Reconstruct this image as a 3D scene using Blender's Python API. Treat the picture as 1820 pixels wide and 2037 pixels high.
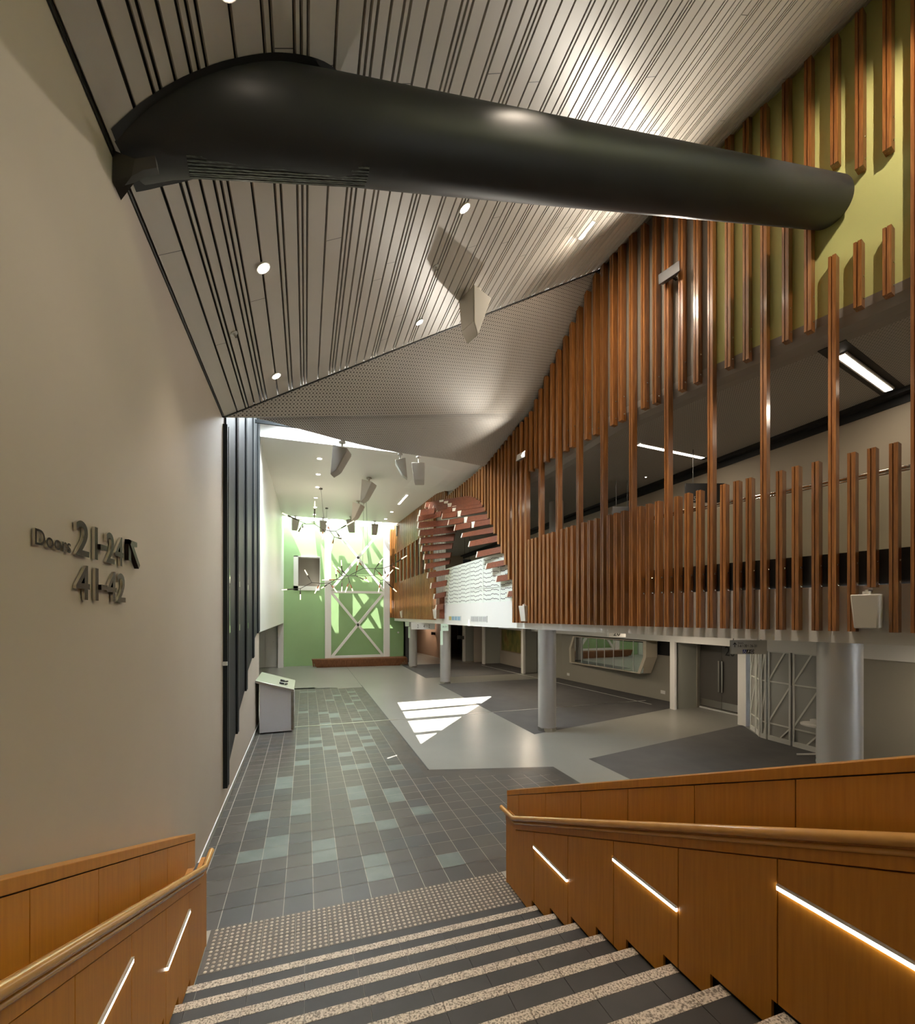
import bpy, math, random
from mathutils import Vector, Matrix
random.seed(7)
SC = bpy.context.scene
COL = SC.collection
for o in list(bpy.data.objects):
    bpy.data.objects.remove(o)

# ------------------------------------------------------------------ camera, world, sun, exposure
F, CX, CY, EYE = 892.0, 910.0, 1222.5, 3.1          # image taken to be 1820 x 2037
YAW = math.atan((910 - 607.8) / F)
CA, SA = math.cos(YAW), math.sin(YAW)
cam = bpy.data.cameras.new('camera')
cam.sensor_fit = 'HORIZONTAL'; cam.sensor_width = 36.0
cam.lens = 36.0 * F / 1820.0
cam.shift_y = (CY - 1018.5) / 1820.0
cam.clip_start = 0.05; cam.clip_end = 400
camo = bpy.data.objects.new('camera', cam); COL.objects.link(camo)
camo.location = (0, 0, EYE); camo.rotation_euler = (math.pi / 2, 0, -YAW)
SC.camera = camo

SUN_DX, SUN_DY = 0.42, 0.25                         # sun travel per metre of drop
SUN_E, SKY_E, EXPO = 60.0, 42.0, 0.1
LAMP = 1.0
world = bpy.data.worlds.new('sky'); SC.world = world; world.use_nodes = True
bg = world.node_tree.nodes['Background']
bg.inputs[0].default_value = (0.90, 0.95, 1.0, 1); bg.inputs[1].default_value = SKY_E
sun = bpy.data.lights.new('sun', 'SUN'); sun.energy = SUN_E; sun.angle = 0.004; sun.color = (1, 0.95, 0.86)
suno = bpy.data.objects.new('sun', sun); COL.objects.link(suno)
suno.rotation_euler = Vector((SUN_DX, SUN_DY, -1)).to_track_quat('-Z', 'Y').to_euler()
vs = SC.view_settings
vs.view_transform = 'Standard'; vs.look = 'None'; vs.gamma = 1.0; vs.exposure = EXPO; vs.use_curve_mapping = False
cy = SC.cycles
cy.max_bounces = 9; cy.diffuse_bounces = 5; cy.glossy_bounces = 4; cy.transmission_bounces = 6
cy.transparent_max_bounces = 12; cy.sample_clamp_indirect = 6.0; cy.caustics_reflective = False; cy.caustics_refractive = False
cy.use_denoising = True

# ------------------------------------------------------------------ measuring helpers (a pixel of the photograph laid on a known surface)
def ray(px, py):
    a = (px - CX) / F
    return Vector((a * CA + SA, CA - a * SA, (CY - py) / F))
def at_t(px, py, t): return ray(px, py) * t + Vector((0, 0, EYE))
def on_x(px, py, x): r = ray(px, py); return at_t(px, py, x / r.x)
def on_y(px, py, y): r = ray(px, py); return at_t(px, py, y / r.y)
def on_z(px, py, z): r = ray(px, py); return at_t(px, py, (z - EYE) / r.z)
CURVE = [(-8, 11.6), (-3, 9.6), (0, 8.5), (1.5, 8.0), (2.5, 7.65), (3.5, 7.35), (4.0, 7.23), (4.5, 7.09), (5.0, 6.97), (5.65, 6.77), (6.6, 6.52), (7.5, 6.36),
         (8.2, 6.24), (10, 6.02), (12, 5.76), (13, 5.62), (14, 5.53), (16, 5.47), (18, 5.45), (28.8, 5.40)]
def xf(y):                                          # plan line of the white balcony fascia
    for (y0, x0), (y1, x1) in zip(CURVE, CURVE[1:]):
        if y <= y1: return x0 + (x1 - x0) * (y - y0) / (y1 - y0)
    return CURVE[-1][1]
def tangent(y): return Vector((xf(y + .2) - xf(y - .2), .4, 0)).normalized()
def on_curve(px, py=CY, off=-0.16):
    r = ray(px, py); lo, hi = 1.0, 45.0
    for _ in range(60):
        m = (lo + hi) / 2; p = r * m
        if p.x < xf(p.y) + off: lo = m
        else: hi = m
    return at_t(px, py, lo)
SLA, SLB = 0.615, 6.938                              # sloped slat ceiling z = SLB + SLA x
def slat_z(x): return SLB + SLA * x
def on_slat(px, py):
    r = ray(px, py); return at_t(px, py, (SLB - EYE) / (r.z - SLA * r.x))
def far_z(y): return 8.1 + .040 * (y - 13.7)
def on_far(px, py):
    r = ray(px, py); return at_t(px, py, (8.1 - .040 * 13.7 - EYE) / (r.z - .040 * r.y))

# ------------------------------------------------------------------ materials
def mat(name, col, rough=.5, metal=0.0, emit=None, estr=0.0, spec=.5, coat=0.0):
    m = bpy.data.materials.new(name); m.use_nodes = True
    b = m.node_tree.nodes['Principled BSDF']
    b.inputs['Base Color'].default_value = (*col, 1); b.inputs['Roughness'].default_value = rough
    b.inputs['Metallic'].default_value = metal; b.inputs['Specular IOR Level'].default_value = spec
    b.inputs['Coat Weight'].default_value = coat; b.inputs['Coat Roughness'].default_value = .15
    if emit:
        b.inputs['Emission Color'].default_value = (*emit, 1); b.inputs['Emission Strength'].default_value = estr
    return m
def N(m, t, **kw):
    n = m.node_tree.nodes.new(t)
    for k, v in kw.items(): setattr(n, k, v)
    return n
def L(m, a, b): m.node_tree.links.new(a, b)
def ramp(m, fac, stops):
    r = N(m, 'ShaderNodeValToRGB')
    e = r.color_ramp.elements
    while len(e) < len(stops): e.new(.5)
    for el, (p, c) in zip(e, stops): el.position = p; el.color = (*c, 1)
    L(m, fac, r.inputs[0]); return r.outputs[0]
def noisy(name, stops, scale=(1, 1, 1), nscale=3.0, detail=6, rough=.5, bump=0.0, rrange=None, coord='Object', rand=0.0, **kw):
    m = mat(name, stops[0][1], rough, **kw)
    b = m.node_tree.nodes['Principled BSDF']
    tc = N(m, 'ShaderNodeTexCoord'); mp = N(m, 'ShaderNodeMapping'); mp.inputs['Scale'].default_value = scale
    src = tc.outputs[coord]
    if rand:
        oi = N(m, 'ShaderNodeObjectInfo'); ad = N(m, 'ShaderNodeVectorMath', operation='ADD'); mu = N(m, 'ShaderNodeMath', operation='MULTIPLY')
        mu.inputs[1].default_value = 50; L(m, oi.outputs['Random'], mu.inputs[0]); L(m, src, ad.inputs[0]); L(m, mu.outputs[0], ad.inputs[1]); src = ad.outputs[0]
    L(m, src, mp.inputs[0])
    nz = N(m, 'ShaderNodeTexNoise'); nz.inputs['Scale'].default_value = nscale; nz.inputs['Detail'].default_value = detail
    L(m, mp.outputs[0], nz.inputs['Vector'])
    out = ramp(m, nz.outputs['Fac'], stops)
    if rand:
        hs = N(m, 'ShaderNodeHueSaturation'); mr = N(m, 'ShaderNodeMapRange'); mr.inputs['To Min'].default_value = 1 - rand; mr.inputs['To Max'].default_value = 1 + rand
        L(m, oi.outputs['Random'], mr.inputs[0]); L(m, mr.outputs[0], hs.inputs['Value']); L(m, out, hs.inputs['Color']); out = hs.outputs[0]
    L(m, out, b.inputs['Base Color'])
    if bump:
        bp = N(m, 'ShaderNodeBump'); bp.inputs['Strength'].default_value = bump; bp.inputs['Distance'].default_value = .01
        L(m, nz.outputs['Fac'], bp.inputs['Height']); L(m, bp.outputs[0], b.inputs['Normal'])
    if rrange:
        mr2 = N(m, 'ShaderNodeMapRange'); mr2.inputs['To Min'].default_value = rrange[0]; mr2.inputs['To Max'].default_value = rrange[1]
        L(m, nz.outputs['Fac'], mr2.inputs[0]); L(m, mr2.outputs[0], b.inputs['Roughness'])
    return m
def glass(name, tint=(1, 1, 1), gloss=.12, rough=.02):
    m = bpy.data.materials.new(name); m.use_nodes = True; nt = m.node_tree; nt.nodes.clear()
    t = N(m, 'ShaderNodeBsdfTransparent'); t.inputs[0].default_value = (*tint, 1)
    g = N(m, 'ShaderNodeBsdfGlossy'); g.inputs['Roughness'].default_value = rough
    mx = N(m, 'ShaderNodeMixShader'); mx.inputs[0].default_value = gloss
    o = N(m, 'ShaderNodeOutputMaterial')
    L(m, t.outputs[0], mx.inputs[1]); L(m, g.outputs[0], mx.inputs[2]); L(m, mx.outputs[0], o.inputs[0]); return m
def dotted(name, base, hole, sx, sy, r1, r2, rough=.6):
    """perforated acoustic board: staggered round holes of two sizes, laid out in metres through the UV map"""
    m = mat(name, base, rough); b = m.node_tree.nodes['Principled BSDF']
    uv = N(m, 'ShaderNodeUVMap'); sep = N(m, 'ShaderNodeSeparateXYZ'); L(m, uv.outputs[0], sep.inputs[0])
    def M(op, a, bb=None):
        n = N(m, 'ShaderNodeMath', operation=op)
        for i, v in enumerate((a, bb)):
            if v is None: continue
            if isinstance(v, (int, float)): n.inputs[i].default_value = v
            else: L(m, v, n.inputs[i])
        return n.outputs[0]
    def cell(off, r):
        u = M('SUBTRACT', M('FRACT', M('ADD', M('DIVIDE', sep.outputs[0], sx), off)), .5)
        v = M('SUBTRACT', M('FRACT', M('ADD', M('DIVIDE', sep.outputs[1], sy), off)), .5)
        d = M('SQRT', M('ADD', M('POWER', M('MULTIPLY', u, sx), 2), M('POWER', M('MULTIPLY', v, sy), 2)))
        return M('LESS_THAN', d, r)
    f = M('MAXIMUM', cell(0.0, r1), cell(0.5, r2))
    mx = N(m, 'ShaderNodeMix', data_type='RGBA'); mx.inputs[6].default_value = (*base, 1); mx.inputs[7].default_value = (*hole, 1)
    L(m, f, mx.inputs[0]); L(m, mx.outputs[2], b.inputs['Base Color']); return m

WALL = noisy('off_white_wall_paint', [(.3, (.455, .395, .33)), (.7, (.48, .42, .35))], nscale=1.2, rough=.62)
WHITE = mat('white_paint', (.80, .79, .76), .5)
FARWHITE = noisy('streaky_white_panel', [(.3, (.78, .80, .76)), (.75, (.86, .87, .84))], scale=(1, 6, .6), nscale=4, rough=.35)
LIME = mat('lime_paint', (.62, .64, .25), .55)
GREEN = noisy('green_paint', [(.3, (.30, .46, .22)), (.7, (.33, .50, .245))], nscale=.6, rough=.55)
BLACK = mat('matt_black', (.012, .012, .012), .6)
CHAR = mat('charcoal_metal', (.013, .016, .019), .5, .0, spec=.25)
SHADEBACK = mat('shaded_wall_tone', (.24, .215, .18), .6)  # shade put into the colour: lime wall beyond the lamp's reach
FINEDGE = mat('fin_edge_metal', (.10, .105, .105), .45, .3)
DUCTM = noisy('black_duct_paint', [(.3, (.016, .017, .018)), (.7, (.022, .023, .024))], nscale=2, rough=.52)
SLAT = noisy('ceiling_slat_paint', [(.3, (.60, .56, .50)), (.7, (.64, .60, .54))], nscale=.8, rough=.42)
PERF = dotted('perforated_board', (.60, .56, .51), (.07, .06, .05), .066, .066, .0135, .0085)
PERF2 = dotted('fine_perforated_board', (.60, .58, .55), (.10, .09, .085), .05, .05, .0105, .0085)
MEZPERF = dotted('grey_perforated_board', (.46, .44, .42), (.16, .16, .15), .05, .05, .010, .007)
GREYP = mat('grey_bulkhead_paint', (.34, .315, .285), .45)
CONC = noisy('polished_concrete', [(.3, (.195, .192, .168)), (.7, (.255, .25, .222))], nscale=.45, detail=4, rough=.3, rrange=(.26, .36))
CARPET = noisy('charcoal_carpet', [(.3, (.060, .058, .058)), (.7, (.082, .078, .076))], nscale=2.0, rough=.75)
GROUT = mat('tile_grout', (.42, .39, .33), .8)
TILE = [noisy('slate_tile_%s' % 'abcd'[i], [(.3, tuple(v * .85 for v in c)), (.7, c)], nscale=5, detail=8, rough=.42, rrange=(.3, .5), bump=.08)
        for i, c in enumerate([(.072, .062, .051), (.062, .057, .050), (.082, .071, .059), (.068, .066, .062)])]
TILEG = noisy('green_slate_tile', [(.3, (.125, .150, .135)), (.7, (.17, .195, .175))], nscale=4, detail=8, rough=.4, bump=.08)
TREAD = noisy('dark_tread_tile', [(.3, (.034, .031, .027)), (.7, (.046, .042, .037))], nscale=4, rough=.58)
NOSE = noisy('granite_nosing', [(.38, (.17, .135, .10)), (.5, (.52, .44, .34)), (.62, (.66, .57, .46))], nscale=85, detail=3, rough=.55)
TGSIB = mat('tactile_tile_base', (.10, .082, .062), .55)
TGSID = noisy('tactile_dome', [(.35, (.36, .29, .22)), (.65, (.62, .54, .43))], nscale=30, rough=.45)
VENEER = noisy('honey_wood_veneer', [(.25, (.41, .158, .014)), (.5, (.48, .195, .018)), (.78, (.54, .23, .026))], scale=(14, 14, .8), nscale=3.2, detail=8, rough=.42, rand=.06, coat=.06)
RAILW = noisy('honey_handrail_wood', [(.3, (.54, .27, .06)), (.7, (.63, .33, .08))], scale=(2, 2, 2), nscale=4, rough=.24, coat=.9)
BATT = noisy('oiled_timber_batten', [(.2, (.15, .052, .013)), (.5, (.29, .112, .028)), (.8, (.47, .21, .060))], scale=(22, 22, 1.1), nscale=2.4, detail=8, rough=.34, rand=.22, coat=.55)
HOOD = noisy('red_timber_plank', [(.25, (.105, .025, .009)), (.55, (.165, .042, .014)), (.8, (.22, .062, .021))], scale=(6, 6, 14), nscale=2.2, detail=7, rough=.45, rand=.10)
PALEC = mat('pale_timber_end', (.80, .74, .60), .5)
STEEL = mat('brushed_stainless', (.60, .59, .57), .32, 1.0)
COLM = noisy('metallic_column_paint', [(.3, (.40, .385, .36)), (.7, (.43, .41, .385))], nscale=1, rough=.46, metal=.3)
COUNTER = mat('pale_satin_steel', (.72, .72, .75), .42, .55)
LETTER = mat('painted_dark_reflection', (.016, .010, .008), .22, .0, spec=.18)  # dark hall mirrored in the chrome fronts, painted as a flat colour
BALW = noisy('balcony_wall_paint', [(.3, (.36, .31, .24)), (.7, (.39, .335, .26))], nscale=1, rough=.6)
CHROME = mat('chrome', (.70, .68, .62), .08, 1.0)
ALU = mat('white_aluminium', (.70, .71, .68), .4)
SPK = mat('white_speaker_plastic', (.66, .62, .55), .45)
SPKG = mat('grey_speaker_plastic', (.42, .40, .35), .5)
DKGREY = mat('dark_grey_metal', (.055, .055, .055), .4)
DOORM = mat('dark_door_laminate', (.105, .098, .088), .38)
GREYW = mat('grey_green_wall_paint', (.38, .39, .35), .55)
OLIVE = mat('olive_grey_wall_paint', (.33, .31, .26), .6)
BROWNW = mat('brown_wall_paint', (.26, .17, .12), .6)
LED = mat('led_strip_light', (1, .96, .88), .5, emit=(1, .93, .82), estr=10.0)
TUBE = mat('linear_light_diffuser', (1, .93, .82), .5, emit=(1, .90, .76), estr=9.0)
BULB = mat('downlight_lens', (1, .9, .75), .4, emit=(1, .86, .68), estr=40.0)
CANDLE = mat('glowing_glass_tube', (1, .95, .8), .3, emit=(1, .88, .62), estr=1.3)
COPPER = mat('copper_sleeve', (.32, .12, .06), .35, .7)
BRONZE = mat('dark_bronze', (.055, .045, .038), .4, .5)
PANE = glass('clear_pane', (.95, .98, .97), .06)
TINTED = glass('tinted_pane', (.62, .63, .62), .08)
DARKPANE = glass('dark_mirror_pane', (.22, .25, .23), .45, .03)
POLY = mat('frosted_polycarbonate', (.37, .37, .345), .22, spec=.6)
SIGNG = mat('grey_sign_panel', (.42, .41, .36), .5)
SIGNK = mat('black_sign_face', (.010, .011, .013), .3)
SIGNW = mat('white_sign_face', (.75, .75, .72), .45)
SIGNGR = mat('pale_green_sign_face', (.55, .68, .55), .45)
BLUE = mat('blue_pictogram', (.02, .03, .22), .45)
BENCHW = noisy('bench_timber', [(.3, (.15, .055, .02)), (.7, (.28, .115, .045))], scale=(12, 2, 2), nscale=2.5, rough=.42)

# ------------------------------------------------------------------ mesh builder
class MB:
    def __init__(s): s.v = []; s.f = []; s.m = []; s.uv = {}
    def face(s, pts, mi=0, uv=None):
        i = len(s.v); s.v += [Vector(p) for p in pts]; s.f.append(tuple(range(i, i + len(pts)))); s.m.append(mi)
        if uv: s.uv[len(s.f) - 1] = uv
        return s
    def hexa(s, p, mi=0):                            # 8 points: bottom ring then top ring
        i = len(s.v); s.v += [Vector(q) for q in p]
        for a in ((3, 2, 1, 0), (4, 5, 6, 7), (0, 1, 5, 4), (1, 2, 6, 5), (2, 3, 7, 6), (3, 0, 4, 7)):
            s.f.append(tuple(i + k for k in a)); s.m.append(mi)
        return s
    def box(s, x0, x1, y0, y1, z0, z1, mi=0):
        return s.hexa([(x0, y0, z0), (x1, y0, z0), (x1, y1, z0), (x0, y1, z0), (x0, y0, z1), (x1, y0, z1), (x1, y1, z1), (x0, y1, z1)], mi)
    def prism(s, pts, d, mi=0):                      # polygon extruded by vector d
        i = len(s.v); n = len(pts); d = Vector(d)
        s.v += [Vector(p) for p in pts] + [Vector(p) + d for p in pts]
        s.f.append(tuple(range(i + n - 1, i - 1, -1))); s.f.append(tuple(range(i + n, i + 2 * n))); s.m += [mi, mi]
        for k in range(n):
            s.f.append((i + k, i + (k + 1) % n, i + n + (k + 1) % n, i + n + k)); s.m.append(mi)
        return s
    def bar(s, a, b, w, h, up=(0, 0, 1), mi=0):      # rectangular bar from a to b
        a, b = Vector(a), Vector(b); d = (b - a).normalized(); u = Vector(up)
        r = d.cross(u)
        if r.length < 1e-4: r = d.cross(Vector((1, 0, 0)))
        r.normalize(); u = r.cross(d)
        r *= w / 2; u *= h / 2
        return s.hexa([a - r - u, a + r - u, b + r - u, b - r - u, a - r + u, a + r + u, b + r + u, b - r + u], mi)
    def cyl(s, a, b, r0, r1=None, n=16, mi=0, caps=True):
        a, b = Vector(a), Vector(b); r1 = r0 if r1 is None else r1; d = (b - a).normalized()
        x = d.orthogonal().normalized(); y = d.cross(x); i = len(s.v)
        for p, r in ((a, r0), (b, r1)):
            for k in range(n):
                t = 2 * math.pi * k / n; s.v.append(p + (x * math.cos(t) + y * math.sin(t)) * r)
        for k in range(n): s.f.append((i + k, i + (k + 1) % n, i + n + (k + 1) % n, i + n + k)); s.m.append(mi)
        if caps: s.f.append(tuple(range(i + n - 1, i - 1, -1))); s.f.append(tuple(range(i + n, i + 2 * n))); s.m += [mi, mi]
        return s
    def pipe(s, pts, r, n=12, mi=0):
        pts = [Vector(p) for p in pts]; i0 = len(s.v)
        x = None
        for j, p in enumerate(pts):
            d = (pts[min(j + 1, len(pts) - 1)] - pts[max(j - 1, 0)]).normalized()
            x = d.orthogonal().normalized() if x is None else (x - d * x.dot(d)).normalized()
            y = d.cross(x)
            for k in range(n):
                t = 2 * math.pi * k / n; s.v.append(p + (x * math.cos(t) + y * math.sin(t)) * r)
        for j in range(len(pts) - 1):
            for k in range(n):
                a = i0 + j * n; s.f.append((a + k, a + (k + 1) % n, a + n + (k + 1) % n, a + n + k)); s.m.append(mi)
        e = i0 + (len(pts) - 1) * n
        s.f.append(tuple(range(i0 + n - 1, i0 - 1, -1))); s.f.append(tuple(range(e, e + n))); s.m += [mi, mi]
        return s
    def dome(s, c, nrm, r, h, n=8, mi=0):
        c = Vector(c); d = Vector(nrm).normalized(); x = d.orthogonal().normalized(); y = d.cross(x); i = len(s.v)
        for rr, hh in ((r, 0), (r * .72, h * .72)):
            for k in range(n):
                t = 2 * math.pi * k / n; s.v.append(c + (x * math.cos(t) + y * math.sin(t)) * rr + d * hh)
        s.v.append(c + d * h)
        for k in range(n):
            s.f.append((i + k, i + (k + 1) % n, i + n + (k + 1) % n, i + n + k)); s.f.append((i + n + k, i + n + (k + 1) % n, i + 2 * n)); s.m += [mi, mi]
        return s
    def build(s, name, mats, parent=None, bevel=0.0, angle=35):
        if not isinstance(mats, (list, tuple)): mats = [mats]
        if parent is None:
            lo = [min(v[k] for v in s.v) for k in range(3)]; hi = [max(v[k] for v in s.v) for k in range(3)]
            org = Vector(((lo[0] + hi[0]) / 2, (lo[1] + hi[1]) / 2, lo[2]))
        else:
            r = parent
            while r.parent: r = r.parent
            org = Vector(r['_base'])
        me = bpy.data.meshes.new(name); me.from_pydata([tuple(v - org) for v in s.v], [], s.f)
        for m in mats: me.materials.append(m)
        me.polygons.foreach_set('material_index', s.m)
        if s.uv:
            ul = me.uv_layers.new(name='UVMap')
            for fi, uvs in s.uv.items():
                for li, c in zip(me.polygons[fi].loop_indices, uvs): ul.data[li].uv = c
        me.polygons.foreach_set('use_smooth', [True] * len(me.polygons))
        me.set_sharp_from_angle(angle=math.radians(angle)); me.update()
        o = bpy.data.objects.new(name, me); COL.objects.link(o)
        if parent is None: o.location = org; o['_base'] = tuple(org)
        else: o.parent = parent
        if bevel:
            b = o.modifiers.new('bevel', 'BEVEL'); b.width = bevel; b.segments = 2; b.limit_method = 'ANGLE'; b.angle_limit = math.radians(40)
        return o
def tag(o, label, cat, group=None, kind=None):
    if label: o['label'] = label
    if cat: o['category'] = cat
    if group: o['group'] = group
    if kind: o['kind'] = kind
    return o
def thing(name, loc, label, cat, group=None, kind=None):
    o = bpy.data.objects.new(name, None); COL.objects.link(o); o.location = loc; o['_base'] = tuple(loc); o.empty_display_size = .1
    return tag(o, label, cat, group, kind)
def struct(o, label=None, cat=None): return tag(o, label, cat, kind='structure')
def copy_tree(o, loc, label=None):
    c = o.copy(); COL.objects.link(c); c.location = loc; c['_base'] = tuple(loc)
    if label: c['label'] = label
    for ch in o.children:
        d = ch.copy(); COL.objects.link(d); d.parent = c
        for g in ch.children:
            e = g.copy(); COL.objects.link(e); e.parent = d
    return c
def orth(n):
    return '%d%s' % (n, 'th' if 10 <= n % 100 <= 20 else {1: 'st', 2: 'nd', 3: 'rd'}.get(n % 10, 'th'))
def text(s, name, m, parent, org, ux, uy, w, h, depth=.002, side=None, bold=0.0):
    """raised lettering: flat font outline scaled to w x h, extruded along ux x uy"""
    cu = bpy.data.curves.new(name, 'FONT'); cu.body = s; cu.extrude = .5; cu.resolution_u = 5; cu.offset = bold
    t = bpy.data.objects.new(name, cu); COL.objects.link(t)
    dg = bpy.context.evaluated_depsgraph_get(); dg.update()
    me = bpy.data.meshes.new_from_object(t.evaluated_get(dg)); bpy.data.objects.remove(t); bpy.data.curves.remove(cu)
    xs = [v.co.x for v in me.vertices]; ys = [v.co.y for v in me.vertices]
    x0, x1, y0, y1 = min(xs), max(xs), min(ys), max(ys)
    ux, uy = Vector(ux).normalized(), Vector(uy).normalized(); uz = ux.cross(uy); r = parent
    while r.parent: r = r.parent
    base = Vector(r['_base'])
    for v in me.vertices:
        v.co = Vector(org) - base + ux * ((v.co.x - x0) / (x1 - x0) * w) + uy * ((v.co.y - y0) / (y1 - y0) * h) + uz * ((v.co.z + .5) * depth)
    me.materials.clear(); me.materials.append(m); me.name = name
    if side:
        me.materials.append(side); me.update()
        for f in me.polygons: f.material_index = 0 if abs(f.normal.dot(uz)) > .7 else 1; f.use_smooth = False
    o = bpy.data.objects.new(name, me); COL.objects.link(o); o.parent = parent
    return o
def lamp(kind, loc, energy, col=(1, .84, .66), size=.1, aim=None, spot=100, blend=.6, name='lamp'):
    l = bpy.data.lights.new(name, kind); l.energy = energy * LAMP; l.color = col
    if kind == 'AREA': l.size = size
    else: l.shadow_soft_size = size
    if kind == 'SPOT': l.spot_size = math.radians(spot); l.spot_blend = blend
    o = bpy.data.objects.new(name, l); COL.objects.link(o); o.location = loc
    d = (Vector(aim) - Vector(loc)) if aim is not None else Vector((0, 0, -1))
    o.rotation_euler = d.to_track_quat('-Z', 'Y').to_euler(); return o


# ------------------------------------------------------------------ floor
WX = -1.23                                           # face of the left wall
fl = MB()
FM = [CONC, GROUT] + TILE + [TILEG, CARPET]
def fpoly(pts, mi, z=0.0): fl.face([(p[0], p[1], z) for p in pts], mi)
fpoly([(-4.2, 20.2), (2.33, 19.42), (2.33, 8.67), (4.78, 8.03), (4.82, 4.0), (14, 4.0), (14, 42), (-4.2, 42)], 0)
fpoly([(4.82, 4.0), (4.82, -8), (14, -8), (14, 4.0)], 0)
fpoly([(-4.2, -8), (4.82, -8), (4.82, 4.0), (4.78, 8.03), (2.33, 8.67), (2.33, 19.42), (-4.2, 20.2)], 1, -.003)
fpoly([(5.6, 10.34), (11.37, 11.75), (12.6, 11.75), (11.85, 19.2), (5.6, 19.2)], 7, .004)
fpoly([(5.55, 21.2), (11.8, 21.2), (11.8, 27.2), (5.55, 27.0)], 7, .004)
fpoly([(5.75, 8.21), (11.6, 9.35), (10.9, 8.3), (10.9, -1), (5.95, -1)], 7, .004)
fpoly([(1.9, 8.9), (2.33, 8.67), (2.33, 19.42), (1.9, 19.5)], 2, -.0016)
fpoly([(2.0, 8.4), (4.72, 7.6), (4.78, 8.03), (2.33, 8.67)], 2, -.0019)
fpoly([(4.5, 4.0), (4.82, 4.0), (4.79, 8.03), (4.5, 8.1)], 3, -.0014)
fpoly([(1.9, 8.3), (2.7, 8.3), (2.7, 8.55), (2.33, 8.67), (2.33, 9), (1.9, 9)], 2, -.0012)
TW = .3015; X0 = -.823
light = set()
def lt(px, py):
    p = on_z(px, py, 0); light.add((math.floor((p.x - X0) / TW), math.floor((p.y - 4.947) / TW)))
for x, y in [(350, 995), (350, 1065), (400, 1195), (400, 1290), (640, 1340), (690, 1030), (700, 1095), (950, 1220), (265, 795), (410, 770), (80, 605), (355, 630),
             (235, 665), (440, 525), (500, 430), (285, 460), (180, 465), (530, 1680), (560, 1820), (60, 1530), (60, 1640), (1210, 1650), (730, 810), (330, 160), (400, 260), (330, 330), (150, 110), (30, 270)]:
    lt(640 + x * .2088, 1360 + y * .2088)
for x, y in [(1190, 755), (1000, 960), (1180, 1170), (1180, 1250), (910, 1560), (910, 1680), (1340, 470), (1310, 560), (1130, 560)]:
    lt(380 + x * .1865, 1380 + y * .1865)
rt = random.Random(3)
def tile_ok(x0, x1, y0, y1):
    if y1 > 19.42 + (2.33 - x1) * .31: return False
    if x1 > 2.36: return y1 < 8.67 - (x1 - 2.33) * .262 - .02 and x1 < 4.80
    return True
j = 0
for iy in range(-16, 50):
    y0 = 4.947 + iy * TW
    for ix in range(-2, 20):
        x0 = X0 + ix * TW; x1 = x0 + TW
        xa = max(x0, WX + .1) + .004; xb = x1 - .004; ya, yb = y0 + .003, y0 + TW - .003
        if x1 < WX + .12 or not tile_ok(xa, xb, ya, yb): continue
        if iy < 0 and x1 < 2.5: continue
        mi = 2 + rt.choice((0, 0, 1, 2, 2, 3))
        if (ix, iy) in light or (-2 < ix < 9 and iy > 3 and rt.random() < .03): mi = 6
        fpoly([(xa, ya), (xb, ya), (xb, yb), (xa, yb)], mi)
# border tiles along the edges of the slate field
for k in range(36):
    y0 = 8.69 + k * TW
    if y0 < 19.1: fpoly([(2.24, y0), (2.325, y0), (2.325, y0 + TW - .006), (2.24, y0 + TW - .006)], 2 + k % 4, .0015)
for k in range(8):
    a = Vector((2.36, 8.655)); b = Vector((4.77, 8.025)); d = (b - a) / 8; n = Vector((-.06, -.11))
    p = a + d * k; q = a + d * (k + .98); fpoly([p + n, q + n, q, p], 2 + k % 4, .0015)
for k in range(40):
    x0 = WX + .0; y0 = 4.9 + k * TW
    fpoly([(x0, y0), (x0 + .1, y0), (x0 + .1, y0 + TW - .006), (x0, y0 + TW - .006)], 2 + (k * 7) % 4, .0015)
struct(fl.build('floor', FM))
m = MB(); m.box(-4.3, 14.2, -8.3, 42.2, -.35, -.22); struct(m.build('floor_slab', GROUT))
m = MB(); m.face([(-4.3, -8.3, -.012), (14.2, -8.3, -.012), (14.2, 42.2, -.012), (-4.3, 42.2, -.012)]); struct(m.build('floor_screed', CARPET))
m = MB(); m.box(-.28, 11.6, 13.09, 13.16, -.01, .006); struct(m.build('trim_1', STEEL))
m = MB(); m.bar((11.3, 12.5, 0), (10.2, 25.5, 0), .05, .012); struct(m.build('trim_2', ALU))
m = MB(); m.box(2.31, 2.335, 8.68, 20.0, -.01, .004); m.box(2.3, 2.315, 19.5, 28, -.01, .002); struct(m.build('trim_3', DKGREY))

# ------------------------------------------------------------------ left wall, alcove, skirting
m = MB()
m.box(WX - .25, WX, -8, 7.95, -.2, 6.9); m.box(WX - .25, WX, 7.95, 13.62, -.2, 9.0)
struct(m.build('wall_left', WALL))
m = MB(); m.box(WX - .25, WX, 13.62, 28.6, 2.60, 9.0); struct(m.build('wall_left_far', FARWHITE))
m = MB(); m.box(WX, WX + .006, 4.9, 13.6, 0, .10); m.box(WX, WX + .014, 4.9, 13.6, .10, .112, 1); struct(m.build('baseboard_left', [GREYW, ALU]))
m = MB(); m.box(WX, WX + .012, -8, 7.8, 6.175, 6.20); struct(m.build('trim_4', BLACK))
m = MB()
m.box(-4.2, -4.0, 13.4, 28.6, 0, 2.6); m.box(-4.2, WX - .25, 13.4, 13.6, 0, 2.6); m.box(-4.2, WX - .25, 13.4, 28.6, 2.6, 2.7)
m.box(-4.2, WX, 28.45, 28.7, 0, 2.7)
struct(m.build('wall_alcove', GREYW))
m = MB(); m.box(WX - .30, WX, 28.05, 28.45, 0, 2.6); struct(m.build('trim_5', WHITE))
d = thing('door_1', (-1.95, 28.4, 0), None, None, kind='structure')
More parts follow.
